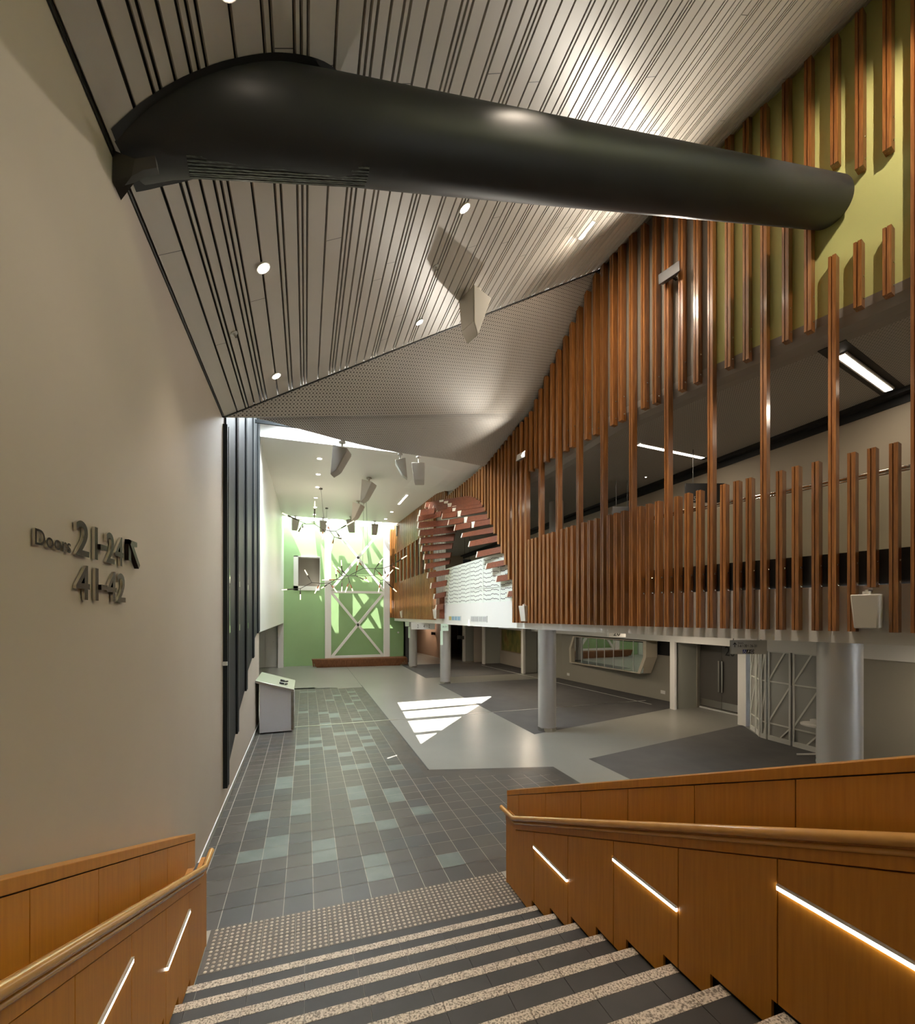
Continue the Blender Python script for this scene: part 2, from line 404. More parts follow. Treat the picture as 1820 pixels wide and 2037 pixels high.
mb = MB(); mb.box(-3.2, -1.56, 28.41, 28.45, 0, 2.45); mb.build('door_frame', ALU, d)
for a, b in ((-3.15, -2.24), (-2.22, -1.58)):
    mb = MB(); mb.box(a, b, 28.37, 28.41, .02, 2.42); mb.build('door_leaf', ALU, d)
mb = MB(); mb.cyl((-1.78, 28.37, 1.5), (-1.78, 28.34, 1.5), .03); mb.build('door_knob', STEEL, d)

# ------------------------------------------------------------------ sloped slat ceiling with shadow gaps
gaps = [-1.212, -1.023, -.902, -.862, -.773, -.683, -.637, -.591, -.423, -.251, -.203, -.069, -.026, .017, .198, .376, .421, .466, .558, .65, .696, .823]
pat = [.14, .13, .045, .045, .13, .16, .045, .15, .09, .045, .045, .16, .14, .17, .045, .13, .09, .045]
k = 0
while gaps[-1] < 8.4: gaps.append(gaps[-1] + pat[k % len(pat)]); k += 1
def slat_end(x): return 7.83 + (x + 1.2) * .072
m = MB(); G = .0105
nrm = Vector((-SLA, 0, 1)).normalized()
for a, b in zip(gaps, gaps[1:]):
    a2, b2 = a + G, b - G
    y1a, y1b = slat_end(a2), slat_end(b2)
    pa, pb = Vector((a2, -8, slat_z(a2))), Vector((b2, -8, slat_z(b2)))
    qa, qb = Vector((a2, y1a, slat_z(a2))), Vector((b2, y1b, slat_z(b2)))
    t = nrm * .03
    m.hexa([pa, pb, qb, qa, pa + t, pb + t, qb + t, qa + t])
    if b - a > .11:                                    # butt joints between board lengths
        for yy in (random.uniform(3, 7.6), random.uniform(-1, 3)):
            p, q = Vector((a2, yy, slat_z(a2) - .0006)), Vector((b2, yy + .02, slat_z(b2) - .0006))
            m.face([p, q, q + Vector((0, .006, 0)), p + Vector((0, .006, 0))], 1)
struct(m.build('ceiling', [SLAT, DKGREY]))
m = MB(); t = nrm * .055
m.face([Vector((-1.5, -8, slat_z(-1.5))) + t, Vector((9.5, -8, slat_z(9.5))) + t, Vector((9.5, 8.75, slat_z(9.5))) + t, Vector((-1.5, 7.9, slat_z(-1.5))) + t])
struct(m.build('ceiling_void', BLACK))

# ------------------------------------------------------------------ folded perforated canopy
TIP = Vector((-1.22, 7.84, 6.19)); RT = Vector((6.45, 8.42, slat_z(6.45))); CR = Vector((6.22, 11.25, 8.80)); LR = Vector((5.72, 13.62, 7.96))
def uvs(pts, o, ux, uy): return [((Vector(p) - o).dot(ux), (Vector(p) - o).dot(uy)) for p in pts]
m = MB()
def facet(pts, mi, ux):
    n = (pts[1] - pts[0]).cross(pts[-1] - pts[0]).normalized(); ux = (ux - n * ux.dot(n)).normalized(); uy = n.cross(ux)
    m.face(pts, mi, uvs(pts, pts[0], ux, uy))
facet([TIP, CR, RT], 0, CR - TIP)
edge = []
LIP = [(440, 813), (470, 821), (500, 828), (533, 837), (614, 858), (652, 869), (687, 878), (770, 897), (830, 906), (900, 915), (960, 927)]
for i in range(17):                                   # gently bowed lower lip
    s = i / 16; p = TIP.lerp(LR, s); bow = math.sin(math.pi * s)
    p = p + Vector((.16, -.20, .0)) * bow
    u = CX + F * ((p.x * CA - p.y * SA) / (p.x * SA + p.y * CA))
    for (u0, v0), (u1, v1) in zip(LIP, LIP[1:]):
        if u <= u1: break
    if 0 < i < 16: p.z = EYE + (CY - (v0 + (v1 - v0) * (u - u0) / (u1 - u0))) / F * (p.x * SA + p.y * CA)
    edge.append(p)
nlow = (LR - TIP).cross(CR - TIP).normalized()
for a, b in zip(edge, edge[1:]):
    facet([a, b, CR] if True else [], 1, CR - TIP)
lipv = Vector((0, .03, .16))
for a, b in zip(edge, edge[1:]): m.face([a, b, b + lipv, a + lipv], 2)
for a, b in zip(edge, edge[1:]): m.face([a + lipv, b + lipv, CR + Vector((0, 0, .25))], 2)
struct(m.build('ceiling_canopy', [PERF, PERF2, WHITE]))
m = MB(); m.bar(TIP + Vector((0, -.02, -.004)), RT + Vector((0, -.02, -.004)), .03, .02); struct(m.build('trim_6', BLACK))

# ------------------------------------------------------------------ far ceiling, skylights
FAR0, FAR1 = 13.70, 26.9
m = MB()
def sst(t): t = max(0, min(1, t)); return t * t * (3 - 2 * t)
def fz(x, y): return far_z(y) - .27 * sst((x - 3.5) / 1.7) * sst((19.0 - y) / 3) * sst((y - 13.7) / 1.3)
GX = [-1.5, 2, 3.5, 3.8, 4.1, 4.4, 4.7, 5.0, 5.3, 6.2]; GY = [FAR0, 14.5, 15.5, 16, 16.5, 17, 17.5, 18, 18.5, 19, 22, FAR1]
for x0, x1 in zip(GX, GX[1:]):
    for y0, y1 in zip(GY, GY[1:]):
        m.face([(x0, y0, fz(x0, y0)), (x1, y0, fz(x1, y0)), (x1, y1, fz(x1, y1)), (x0, y1, fz(x0, y1))])
        m.face([(x0, y0, far_z(y0) + .14), (x0, y1, far_z(y1) + .14), (x1, y1, far_z(y1) + .14), (x1, y0, far_z(y0) + .14)])
    m.face([(x0, FAR0, fz(x0, FAR0)), (x0, FAR0, far_z(FAR0) + .14), (x1, FAR0, far_z(FAR0) + .14), (x1, FAR0, fz(x1, FAR0))])
    m.face([(x0, FAR1, fz(x0, FAR1)), (x1, FAR1, fz(x1, FAR1)), (x1, FAR1, far_z(FAR1) + .14), (x0, FAR1, far_z(FAR1) + .14)])
struct(m.build('ceiling_far', WHITE))
ZS = 8.62
T1, T2, T3 = (-1.21, 8.05), (-.76, 13.5), (3.11, 13.55)
A_, B_, C_, D_ = (-1.7, 7.25), (6.6, 13.1), (6.6, 13.9), (-1.7, 13.9)
m = MB()
for q in ([A_, B_, T3, T1], [B_, C_, T3], [C_, D_, T2, T3], [D_, A_, T1, T2]): m.prism([(p[0], p[1], ZS) for p in q], (0, 0, .12))
m.box(-1.7, 6.6, 13.82, 13.9, far_z(FAR0) + .1, ZS + .05)
def can_z(x, y):                                      # plane of the lower canopy facet
    n = (CR - TIP).cross(LR - TIP); return TIP.z - (n.x * (x - TIP.x) + n.y * (y - TIP.y)) / n.z
def can_up(x, y):
    n = (CR - TIP).cross(RT - TIP); return TIP.z - (n.x * (x - TIP.x) + n.y * (y - TIP.y)) / n.z
def can_top(x, y): return max(6.45, can_z(x, y), can_up(x, y)) + .03
P = [Vector((A_[0] + (B_[0] - A_[0]) * i / 8, A_[1] + (B_[1] - A_[1]) * i / 8)) for i in range(9)]
for a, b in zip(P, P[1:]): m.face([(a.x, a.y, can_top(a.x, a.y)), (b.x, b.y, can_top(b.x, b.y)), (b.x, b.y, max(ZS, can_top(b.x, b.y))), (a.x, a.y, ZS)])
m.face([(-1.7, 7.25, ZS), (-1.7, 7.25, 6.45), (-1.25, 7.8, 6.45), (-1.25, 7.8, ZS)])
struct(m.build('ceiling_skylight_well', WHITE))
w = thing('window_1', (.5, 11.5, ZS), None, None, kind='structure')
mb = MB(); mb.face([(T1[0], T1[1], ZS + .1), (T3[0], T3[1], ZS + .1), (T2[0], T2[1], ZS + .1)]); mb.build('glass_pane', PANE, w)
mb = MB()
zb = ZS + .06; sx, sy = SUN_DX * zb, SUN_DY * zb
for (a, b) in (((2.60, 14.20), (5.75, 14.45)), ((2.35, 12.95), (4.7, 12.98)), ((2.2, 11.36), (3.4, 11.42))):
    mb.bar((a[0] - sx, a[1] - sy, zb), (b[0] - sx, b[1] - sy, zb), .25, .08)
mb.bar((2.98 - sx, 15.7 - sy, zb), (2.50 - sx, 10.2 - sy, zb), .16, .08)
mb.bar((-1.2, 13.78, 8.22), (.25, 13.78, 8.25), .04, .07); mb.bar((-1.2, 12.0, 7.84), (.9, 12.0, 7.84), .05, .08)
mb.build('glazing_bar', CHAR, w)
w = thing('window_2', (2.2, 27.75, 8.8), None, None, kind='structure')
mb = MB(); mb.box(-1.3, 6.2, 26.8, 28.9, 8.84, 8.86); mb.build('glass_pane', TINTED, w)
mb = MB()
for a, b in (((-1.2, 27.2), (.6, 28.6)), ((.3, 28.5), (1.6, 26.9)), ((1.9, 26.9), (3.4, 28.6)), ((3.2, 28.6), (4.8, 26.9))):
    mb.bar((*a, 8.76), (*b, 8.76), .16, .14)
mb.bar((-1.3, 27.6, 8.78), (6.2, 27.6, 8.78), .16, .12)
mb.build('glazing_bar', WHITE, w)

# ------------------------------------------------------------------ green end wall with its deep window
wl, wr, wb, wt = -.68, .85, 4.56, 6.62
m = MB()
for x0, x1, z0, z1 in ((WX - .3, wl, 0, 9), (wr, 6.12, 0, 9), (wl, wr, 0, wb), (wl, wr, wt, 9)): m.box(x0, x1, 28.6, 28.8, z0, z1)
m.box(6.0, 6.12, 28.6, 28.8, 0, 9)
struct(m.build('wall_end', GREEN))
w = thing('window_3', (.08, 28.6, wb), None, None, kind='structure')
mb = MB(); f = .26
mb.box(wl, wl + f, 28.52, 29.1, wb, wt); mb.box(wr - .02, wr, 28.52, 29.1, wb, wt); mb.box(wl, wr, 28.52, 29.1, wb, wb + f); mb.box(wl, wr, 28.52, 29.1, wt - .05, wt)
mb.build('window_frame', WHITE, w)
mb = MB(); mb.box(wl, wr, 29.1, 29.15, wb, wt); mb.build('window_blind', mat('taupe_blind', (.20, .17, .14), .6), w)

# ------------------------------------------------------------------ right side: lime wall, bulkhead, balcony ceiling, balcony fascia
def strip(m, ys, fa, fb, mi=0):
    for y0, y1 in zip(ys, ys[1:]): m.face([fa(y0), fa(y1), fb(y1), fb(y0)], mi)
YS = [-8, -4, -1] + [.5 * i for i in range(0, 28)] + [14, 15, 16, 18, 20, 22, 24, 26, 28.6]
YS = sorted(set(YS))
def limez(y): return 7.42 if y < 8 else max(7.12, 7.42 - (y - 8) * .1)
def topz(y):
    if y < 8.4: return slat_z(xf(y)) + .2
    if y < 11.2: return 10.9 - (y - 8.4) / 2.8 * 1.95
    if y < 13.6: return 8.95 - (y - 11.2) / 2.4 * .75
    return far_z(y) + .14
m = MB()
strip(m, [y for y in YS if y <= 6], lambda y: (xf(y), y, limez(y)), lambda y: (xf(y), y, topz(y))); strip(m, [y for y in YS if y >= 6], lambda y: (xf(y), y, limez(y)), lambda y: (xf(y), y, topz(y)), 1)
struct(m.build('wall_right', [LIME, SHADEBACK]))
m = MB()
prof = [(0, 0), (.02, -.12), (.09, -.24), (.2, -.31), (.34, -.34)]
for (a, b), (c, e) in zip(prof, prof[1:]):
    strip(m, YS, lambda y: (xf(y) + c, y, limez(y) + e), lambda y: (xf(y) + a, y, limez(y) + b))

struct(m.build('wall_bulkhead', GREYP, angle=60))
MZ = 7.08
m = MB()
for y0, y1 in zip(YS, YS[1:]):
    pts = [Vector((xf(y0) + .34, y0, limez(y0) - .34)), Vector((10.0, y0, MZ)), Vector((10.0, y1, MZ)), Vector((xf(y1) + .34, y1, limez(y1) - .34))]
    m.face(pts, 0, [(p.x, p.y) for p in pts])
struct(m.build('ceiling_balcony', MEZPERF))
m = MB(); m.box(10.1, 10.3, -8, 28.8, 3.4, 7.4); struct(m.build('wall_balcony_back', BALW))
m = MB(); m.box(9.9, 10.1, -8, 28.8, 7.0, 7.2); m.box(10.08, 10.1, -8, 28.8, 6.86, 7.0); struct(m.build('trim_7', BLACK))
m = MB(); m.box(10.07, 10.1, 11.2, 13.4, 4.0, 6.4); struct(m.build('door_2', DOORM))
m = MB(); m.box(6.1, 10.3, 28.6, 28.8, 2.7, 9.2); struct(m.build('wall_balcony_end', BALW))
m = MB(); m.box(5.45, 10.3, -8.0, -7.9, 2.7, 12); struct(m.build('wall_balcony_near', BALW))
FZ = 2.70
m = MB(); strip(m, YS, lambda y: (xf(y), y, FZ), lambda y: (xf(y), y, 3.50)); strip(m, YS, lambda y: (xf(y) + .12, y, FZ), lambda y: (xf(y), y, FZ)); struct(m.build('wall_fascia', WHITE))
m = MB(); strip(m, YS[:-12], lambda y: (xf(y) + .015, y, 3.50), lambda y: (xf(y) + .015, y, 3.97)); struct(m.build('trim_8', BLACK))
m = MB(); strip(m, YS, lambda y: (xf(y) + .02, y, 3.96), lambda y: (10.2, y, 3.96)); struct(m.build('floor_balcony', CONC))
m = MB(); strip(m, YS, lambda y: (13.2, y, FZ + .01), lambda y: (xf(y) + .1, y, FZ + .01))
m.face([(13.2, 28.6, FZ + .01), (13.2, 42, FZ + .01), (5.2, 42, FZ + .01), (5.2, 28.6, FZ + .01)]); struct(m.build('ceiling_lower', WHITE))
# balcony glass balustrade, the part in front of the fascia's open stretch is a white perforated panel
bal = thing('balcony_balustrade', (xf(6) + .05, 6, 3.97), 'clear glass balcony balustrade with twin steel handrails behind the short battens', 'balustrade')
mb = MB(); strip(mb, [y for y in YS if 1 <= y <= 13], lambda y: (xf(y) + .06, y, 3.97), lambda y: (xf(y) + .06, y, 4.95)); mb.build('glass_panel', glass('balustrade_glass', (.93, .95, .88), .05), bal)
for dz, r in ((5.03, .022), (4.99, .014)):
    mb = MB(); mb.pipe([(xf(y) + .12, y, dz) for y in [.5 * i for i in range(2, 27)]], r); mb.build('handrail', CHROME, bal)
for yy in (3.3, 5.2, 7.1, 9.0):
    mb = MB(); mb.bar((xf(yy) + .06, yy, 4.9), (xf(yy) + .12, yy, 5.0), .03, .02); mb.build('bracket', STEEL, bal)

# ------------------------------------------------------------------ ground floor right: shopfronts, header, doors, corridor
m = MB(); m.bar((12.42, 11.6, 1.1), (11.79, 18.9, 1.1), .12, 2.2); m.bar((11.79, 18.9, 1.1), (11.75, 21.3, 1.1), .12, 2.2); struct(m.build('wall_shop', OLIVE))
m = MB(); m.bar((11.9, 23.4, 1.35), (11.75, 27.4, 1.35), .12, 2.7); m.box(10.4, 11.8, 27.35, 27.45, 0, 2.7); struct(m.build('wall_shop_far', WALL))
m = MB()
m.bar((10.9, -2, 1.35), (10.9, 6.9, 1.35), .1, 2.7); struct(m.build('wall_shop_near', OLIVE))
m = MB()
m.bar((11.42, 9.2, 2.45), (11.40, 21.3, 2.45), .1, .5); m.bar((10.86, -2, 2.45), (10.86, 8.3, 2.45), .1, .5); m.bar((10.86, 8.3, 2.45), (11.42, 9.2, 2.45), .1, .5); m.bar((11.40, 21.3, 2.45), (11.75, 27.4, 2.45), .1, .5)
struct(m.build('wall_header', WHITE))
m = MB(); m.box(11.55, 11.76, 9.20, 9.45, 0, 2.25); m.box(11.36, 11.44, 11.54, 11.74, 0, 2.25); m.box(10.78, 10.90, 21.1, 21.35, 0, 2.7); m.box(10.5, 10.6, 25.9, 26.2, 0, 2.7); m.box(9.9, 10.0, 27.9, 28.2, 0, 2.7); struct(m.build('trim_9', WHITE))
m = MB(); m.box(11.44, 12.6, 11.62, 11.74, 0, 2.25); m.box(10.9, 11.8, 21.3, 21.42, 0, 2.5); struct(m.build('wall_return', GREYW))
m = MB(); m.box(10.0, 12, 28.0, 28.1, 0, 2.7); m.box(10.6, 11.8, 26.2, 26.3, 0, 2.7); struct(m.build('wall_return_far', GREYW))
m = MB(); m.box(12.9, 13.1, -8, 42, 0, 2.75); struct(m.build('wall_right_outer', OLIVE))
m = MB(); m.box(4.0, 13, 38.0, 38.2, 0, 2.7); m.bar((9.2, 30.5, 1.35), (8.6, 38, 1.35), .15, 2.7); m.box(6.1, 6.25, 28.8, 38, 0, 2.7); struct(m.build('wall_corridor', BROWNW))
m = MB(); m.box(6.12, 6.5, 28.6, 28.9, 0, 2.7); struct(m.build('trim_10', DKGREY))
d = thing('door_3', (12.58, 10.9, 0), None, None, kind='structure')
D0, D1 = Vector((12.62, 10.05, 0)), Vector((12.55, 11.62, 0)); dv = (D1 - D0).normalized(); dn = Vector((-1, -.05, 0)).normalized()
for s0, s1 in ((0, .5), (.5, 1)):
    p, q = D0.lerp(D1, s0) + dv * .005, D0.lerp(D1, s1) - dv * .005
    leaf = MB().bar(p + Vector((0, 0, 1.13)), q + Vector((0, 0, 1.13)), .05, 2.16).build('door_leaf', DOORM, d)
    pk, qk = p + dn * .028 + Vector((0, 0, .2)), q + dn * .028 + Vector((0, 0, .2))
    MB().bar(pk, qk, .006, .22).build('kick_plate', STEEL, leaf)
    hp = D0.lerp(D1, .5) + dv * (.055 if s0 else -.055) + dn * .09
    MB().box(hp.x - .012, hp.x + .012, hp.y - .028, hp.y + .028, .62, 1.62).build('pull_handle', STEEL, leaf, bevel=.006)
MB().bar(D0 + Vector((-.04, 0, .02)), D1 + Vector((-.04, 0, .02)), .10, .04).build('threshold', ALU, d)
text('20', 'door_number', BLACK, d, D0.lerp(D1, .42) + dn * .035 + Vector((0, 0, 1.80)), (0, -1, 0), (0, 0, 1), .34, .30, .004)
m = MB(); m.box(12.62, 12.8, 9.3, 10.05, 0, 2.3); m.box(11.7, 12.8, 9.25, 9.32, 0, 2.3); struct(m.build('wall_door_side', GREYW))
# behind the camera: landing walls that close the hall
m = MB(); m.box(-1.5, 12, -8.2, -8.0, -.2, 13); struct(m.build('wall_back', BROWNW))

# ------------------------------------------------------------------ staircase and tactile strip
RISE, GO, Y1 = .145, .357, 4.06
SL, SR = -.88, 2.20
st = thing('staircase', (.66, 2.2, 0), 'tiled staircase with pale granite nosings running down between the wooden balustrades', 'staircase')
sx0, sx1 = SL - .04, SR + .012
for k in range(1, 12):
    ye, z = Y1 - GO * (k - 1), RISE * k
    mb = MB(); y0 = ye - GO if k < 11 else -7.95
    w = .37; x = sx0 + .02; first = True
    mb.box(sx0, sx1, y0, ye, z - RISE - .02, z - .008, 1)
    x = sx1 - .19 - .0
    cuts = [sx1]; c = sx1 - .21
    while c > sx0: cuts.append(c); c -= .402
    cuts.append(sx0)
    for a, b in zip(cuts, cuts[1:]):
        mb.box(b + .002, a - .002, y0 + .002, ye - .072, z - .01, z)
    t = mb.build('tread', [TREAD, GROUT], st)
    ns = MB()
    for a, b in zip(cuts, cuts[1:]): ns.box(b + .002, a - .002, ye - .071, ye, z - .05, z + .0015)
    ns.build('nosing', NOSE, t)
m = MB(); TG0, TG1 = 4.352, 4.946
m.box(SL, SR + .03, TG0 - .3, TG0, -.02, .002, 2)
x = SR + .03 - .21
tiles = [(SR - .18, SR + .03)] + [(SR - .18 - .302 * (i + 1), SR - .18 - .302 * i) for i in range(10)]
for a, b in tiles:
    a = max(a, SL)
    for y0 in (TG0, TG0 + .297): m.box(a + .0015, b - .0015, y0 + .0015, y0 + .2955, -.02, .003, 0)
yy = TG0 + .025
for r in range(12):
    for a, b in tiles:
        xx = b - .026
        while xx > max(a, SL) + .01:
            m.dome((xx, TG0 + .025 + r * .0495, .003), (0, 0, 1), .0165, .006, 8, 1); xx -= .0503
tag(m.build('tactile_paving', [TGSIB, TGSID, TREAD]), 'strip of studded tactile tiles across the foot of the stairs', 'tactile paving')

# ------------------------------------------------------------------ wooden stair balustrades
SLOPE = RISE / GO
def railz(y): return .853 + max(0, 4.486 - y) * SLOPE
def tread_at(y, sh=.055):
    k = 0
    while k < 11 and y < Y1 + sh - GO * k: k += 1
    return k
PJ = [4.72] + [4.07 - .621 * i for i in range(9)]     # joints between veneer panels
def balustrade(s, xf_, xr, label, leds):
    """s=+1 right of the stairs, -1 left; xf_ is the face towards the steps, xr the face of the taller rear wall"""
    b = thing('stair_balustrade', (xf_ + s * .06, 2.6, 0), label, 'balustrade', 'wooden stair balustrades')
    for a, c in zip(PJ, PJ[1:]):
        a2, c2 = a - .003, c + .003
        top = [(c2, railz(c2) - .135), (a2, railz(a2) - .135)]
        if c2 < 4.486 < a2: top.insert(1, (4.486, railz(4.486) - .135))
        bot = []
        y = a2; k = tread_at(y); bot.append((y, RISE * k + .022))
        while k < 11:
            ye = Y1 + .055 - GO * k
            if ye <= c2: break
            bot += [(ye, RISE * k + .022), (ye, RISE * (k + 1) + .022)]; k += 1
        bot.append((c2, RISE * k + .022))
        mb = MB(); mb.prism([(xf_, y, z) for y, z in top + bot], (s * .02, 0, 0)); mb.build('panel', VENEER, b, bevel=.0015)
    ys = PJ[-1]
    mb = MB()                                          # dark core behind the open panel joints
    prof = [(4.70, 0.0), (4.70, railz(4.7) - .05), (4.486, railz(4.486) - .05), (ys, railz(ys) - .05), (ys, 1.4), (4.1, -.0)]
    mb.prism([(xf_ + s * .045, y, z) for y, z in prof], (s * .03, 0, 0)); mb.build('core', BLACK, b)
    mb = MB()                                          # board under the handrail and the end post
    pr = [(4.735, railz(4.7) - .02), (4.486, railz(4.486) - .02), (ys, railz(ys) - .02), (ys, railz(ys) - .128), (4.486, railz(4.486) - .128), (4.735, railz(4.7) - .128)]
    mb.prism([(xf_ - s * .008, y, z) for y, z in pr], (s * .05, 0, 0)); mb.box(min(xf_, xf_ + s * .10), max(xf_, xf_ + s * .10), 4.715, 4.74, 0, railz(4.7) - .1); mb.build('rail_board', VENEER, b, bevel=.003)
    mb = MB(); mb.pipe([(xf_ - s * .03, 4.80, railz(4.8) - .004), (xf_ - s * .03, 4.486, railz(4.486)), (xf_ - s * .03, ys, railz(ys))], .027, 20); mb.build('handrail', RAILW, b)
    mb = MB(); mb.pipe([(xf_ - s * .012, 4.735, railz(4.7) - .055), (xf_ - s * .012, 4.486, railz(4.486) - .055), (xf_ - s * .012, ys, railz(ys) - .055)], .013, 12); mb.build('rail_bead', RAILW, b)
    for yl, zl, n in leds:
        ya, yc = yl, yl - .621 * n
        mb = MB(); mb.box(min(xf_ - s * .014, xf_ + s * .02), max(xf_ - s * .014, xf_ + s * .02), yc + .004, ya - .004, zl - .005, zl + .004, 1)
        mb.box(min(xf_ - s * .012, xf_), max(xf_ - s * .012, xf_), yc + .004, ya - .004, zl - .026, zl - .006, 0); mb.build('light_strip', [LED, ALU], b)
    # taller rear wall with its own panels and timber cap
    rz = lambda y: .950 + (5.0 - y) * SLOPE
    mb = MB(); mb.prism([(xr, 5.0, rz(5.0) - .062), (xr, ys, rz(ys) - .062), (xr, ys, rz(ys) - 1.2), (xr, 5.0, 0)], (s * .14, 0, 0)); mb.build('rear_core', BLACK, b)
    jr = [5.0, 4.70] + [4.70 - .621 * i for i in range(1, 11)]
    for a, c in zip(jr, jr[1:]):
        a2, c2 = a - .003, c + .003
        mb = MB(); mb.prism([(xr - s * .02, a2, rz(a2) - .066), (xr - s * .02, c2, rz(c2) - .066), (xr - s * .02, c2, max(0, rz(c2) - .95)), (xr - s * .02, a2, max(0, rz(a2) - .95))], (s * .018, 0, 0)); mb.build('rear_panel', VENEER, b)
    mb = MB(); wd = .16 if s > 0 else .17
    mb.prism([(xr - s * .024, 5.01, rz(5.01) - .06), (xr - s * .024, ys, rz(ys) - .06), (xr - s * .024, ys, rz(ys)), (xr - s * .024, 5.01, rz(5.01))], (s * wd, 0, 0)); mb.box(min(xr - s * .02, xr + s * .13), max(xr - s * .02, xr + s * .13), 5.0, 5.015, 0, rz(5.0) - .03); mb.build('cap', VENEER, b, bevel=.003)
    mb = MB()                                          # ledge between the handrail panel and the rear wall
    pr = [(4.72, railz(4.72) - .10), (4.486, railz(4.486) - .10), (ys, railz(ys) - .10)]
    lo, hi = (xf_ + .015, xr - .015) if s > 0 else (xr + .015, xf_ - .015)
    for (ya, za), (yb, zb_) in zip(pr, pr[1:]): mb.hexa([(lo, yb, zb_ - .02), (hi, yb, zb_ - .02), (hi, ya, za - .02), (lo, ya, za - .02), (lo, yb, zb_), (hi, yb, zb_), (hi, ya, za), (lo, ya, za)])
    mb.build('ledge', VENEER, b)
    return b
balustrade(1, SR, 2.36, 'honey wood stair balustrade right of the steps, three lit strips showing', [(4.07, .756, 1), (2.828, 1.272, 1), (1.586, 1.775, 1), (.344, 2.28, 1)])
balustrade(-1, SL, -1.05, 'honey wood stair balustrade left of the steps against the beige wall', [(4.07, .752, 1), (2.828, 1.27, 1), (1.586, 1.775, 1)])

# ------------------------------------------------------------------ vertical timber battens on the balcony front
BW, BD = .088, .135
def batten(px, y_top=None, y_bot=None, z_top=None, z_bot=None, label='', group='', bolts=()):
    """front-left corner of the batten seen at px; ends given as photo rows (laid on the batten line) or heights"""
    p = on_curve(px); t = tangent(p.y); n = Vector((t.y, -t.x, 0))
    if y_top is not None: z_top = on_curve(px, y_top).z
    if y_bot is not None: z_bot = on_curve(px, y_bot).z
    dist = ray(px, CY).length * 0 + (p.x * SA + p.y * CA)
    prof = [(0, 0), (BW * .36, 0), (BW * .37, .02), (BW * .50, .02), (BW * .51, 0), (BW, 0), (BW, BD), (0, BD)]
    c = thing('timber_batten', (p.x, p.y, z_bot), label, 'batten', group) if bolts else None
    mb = MB(); mb.prism([(p.x - t.x * a + n.x * d, p.y - t.y * a + n.y * d, z_bot) for a, d in prof], (0, 0, z_top - z_bot))
    if c:
        o = mb.build('batten_body', BATT, c)
        for zb in bolts:
            q = Vector((p.x, p.y, zb)) - t * BW + n * (BD * .62)
            MB().dome(q, -t, .016, .011, 10).build('bolt', CHROME, c)
    else:
        o = mb.build('timber_batten', BATT); tag(o, label, 'batten', group)
    return p
ZB = 2.868
def ceil_at(y):
    if y < 8.3: return slat_z(xf(y) - .16) - .03
    if y < 11.2: return 10.62 - (y - 8.3) / 2.9 * 1.88
    if y < 13.5: return 8.74 - (y - 11.2) / 2.3 * .78
    return far_z(y) - .02
# short battens of the lower row: (photo column, photo row of the top)
LOWER = [(1768, 883), (1724.5, 893), (1685, 902), (1614, 920), (1574.5, 929), (1543, 938), (1483, 952), (1458, 958), (1432, 964.6), (1384, 976.6), (1361, 982), (1340.5, 988.5),
         (1302.4, 998), (1284, 1003), (1267, 1008), (1235, 1017), (1220.4, 1021.4), (1206.7, 1025), (1181, 1032), (1168, 1036), (1156, 1040), (1134.5, 1046), (1124, 1049.6),
         (1113.7, 1053), (1095, 1059), (1087, 1061.7), (1078.6, 1064), (1063, 1070), (1056, 1072), (1049, 1073.7)]
for i, (px, yt) in enumerate(LOWER):
    lab = '%s short timber batten from the right in the lower row of the balcony front' % orth(i + 1)
    kw = dict(z_bot=ZB)
    if i == 1: lab, kw = 'short timber batten cut off just above the white speaker box', dict(y_bot=1168.5)
    batten(px, y_top=yt, label=lab, group='short battens of the lower row', bolts=((3.80, 3.52) if i < 15 else ()), **kw)
# short battens of the upper row
UPPER = [(1599, 120, 661.5), (1555, 158, 681), (1477, 231, 718), (1441.5, 264, 733), (1379, None, 763), (1348.7, None, 777.5), (1297.5, None, 804), (1274.5, None, 814),
         (1229.6, 484, 838.7), (1213, 505.7, 847.5), (1179, 547, 866), (1162, 582, 875.6), (1132.5, 644, 890.5), (1119.7, 671, 898.5), (1094, 725, 912), (1081.6, 750, 919.6),
         (1062, 796, 932), (1052, 820, 938)]
n_up = 0
for px, a, b, nm in ((1755, None, 302, 'upper stub of the rightmost hanging batten, above the black duct'), (1755, 455, 589, 'lower stub of the rightmost hanging batten, below the black duct'),
                     (1700, 28, 338, 'second hanging batten stub from the right, above the black duct'), (1697, 484, 614, 'second hanging batten stub from the right, below the black duct')):
    kw = dict(y_top=a) if a is not None else dict(z_top=ceil_at(on_curve(px).y))
    zb = on_curve(px, b).z
    batten(px, y_bot=b, label=nm, group='hanging battens of the upper row', bolts=(zb + .12, zb + .42), **kw)
for i, (px, a, b) in enumerate(UPPER):
    kw = dict(y_top=a) if a is not None else dict(z_top=ceil_at(on_curve(px).y))
    zb = on_curve(px, b).z
    batten(px, y_bot=b, label='%s hanging timber batten from the right in the upper row, ending above the balcony opening' % orth(i + 3), group='hanging battens of the upper row', bolts=((zb + .14, zb + .5) if px > 1090 else ()), **kw)
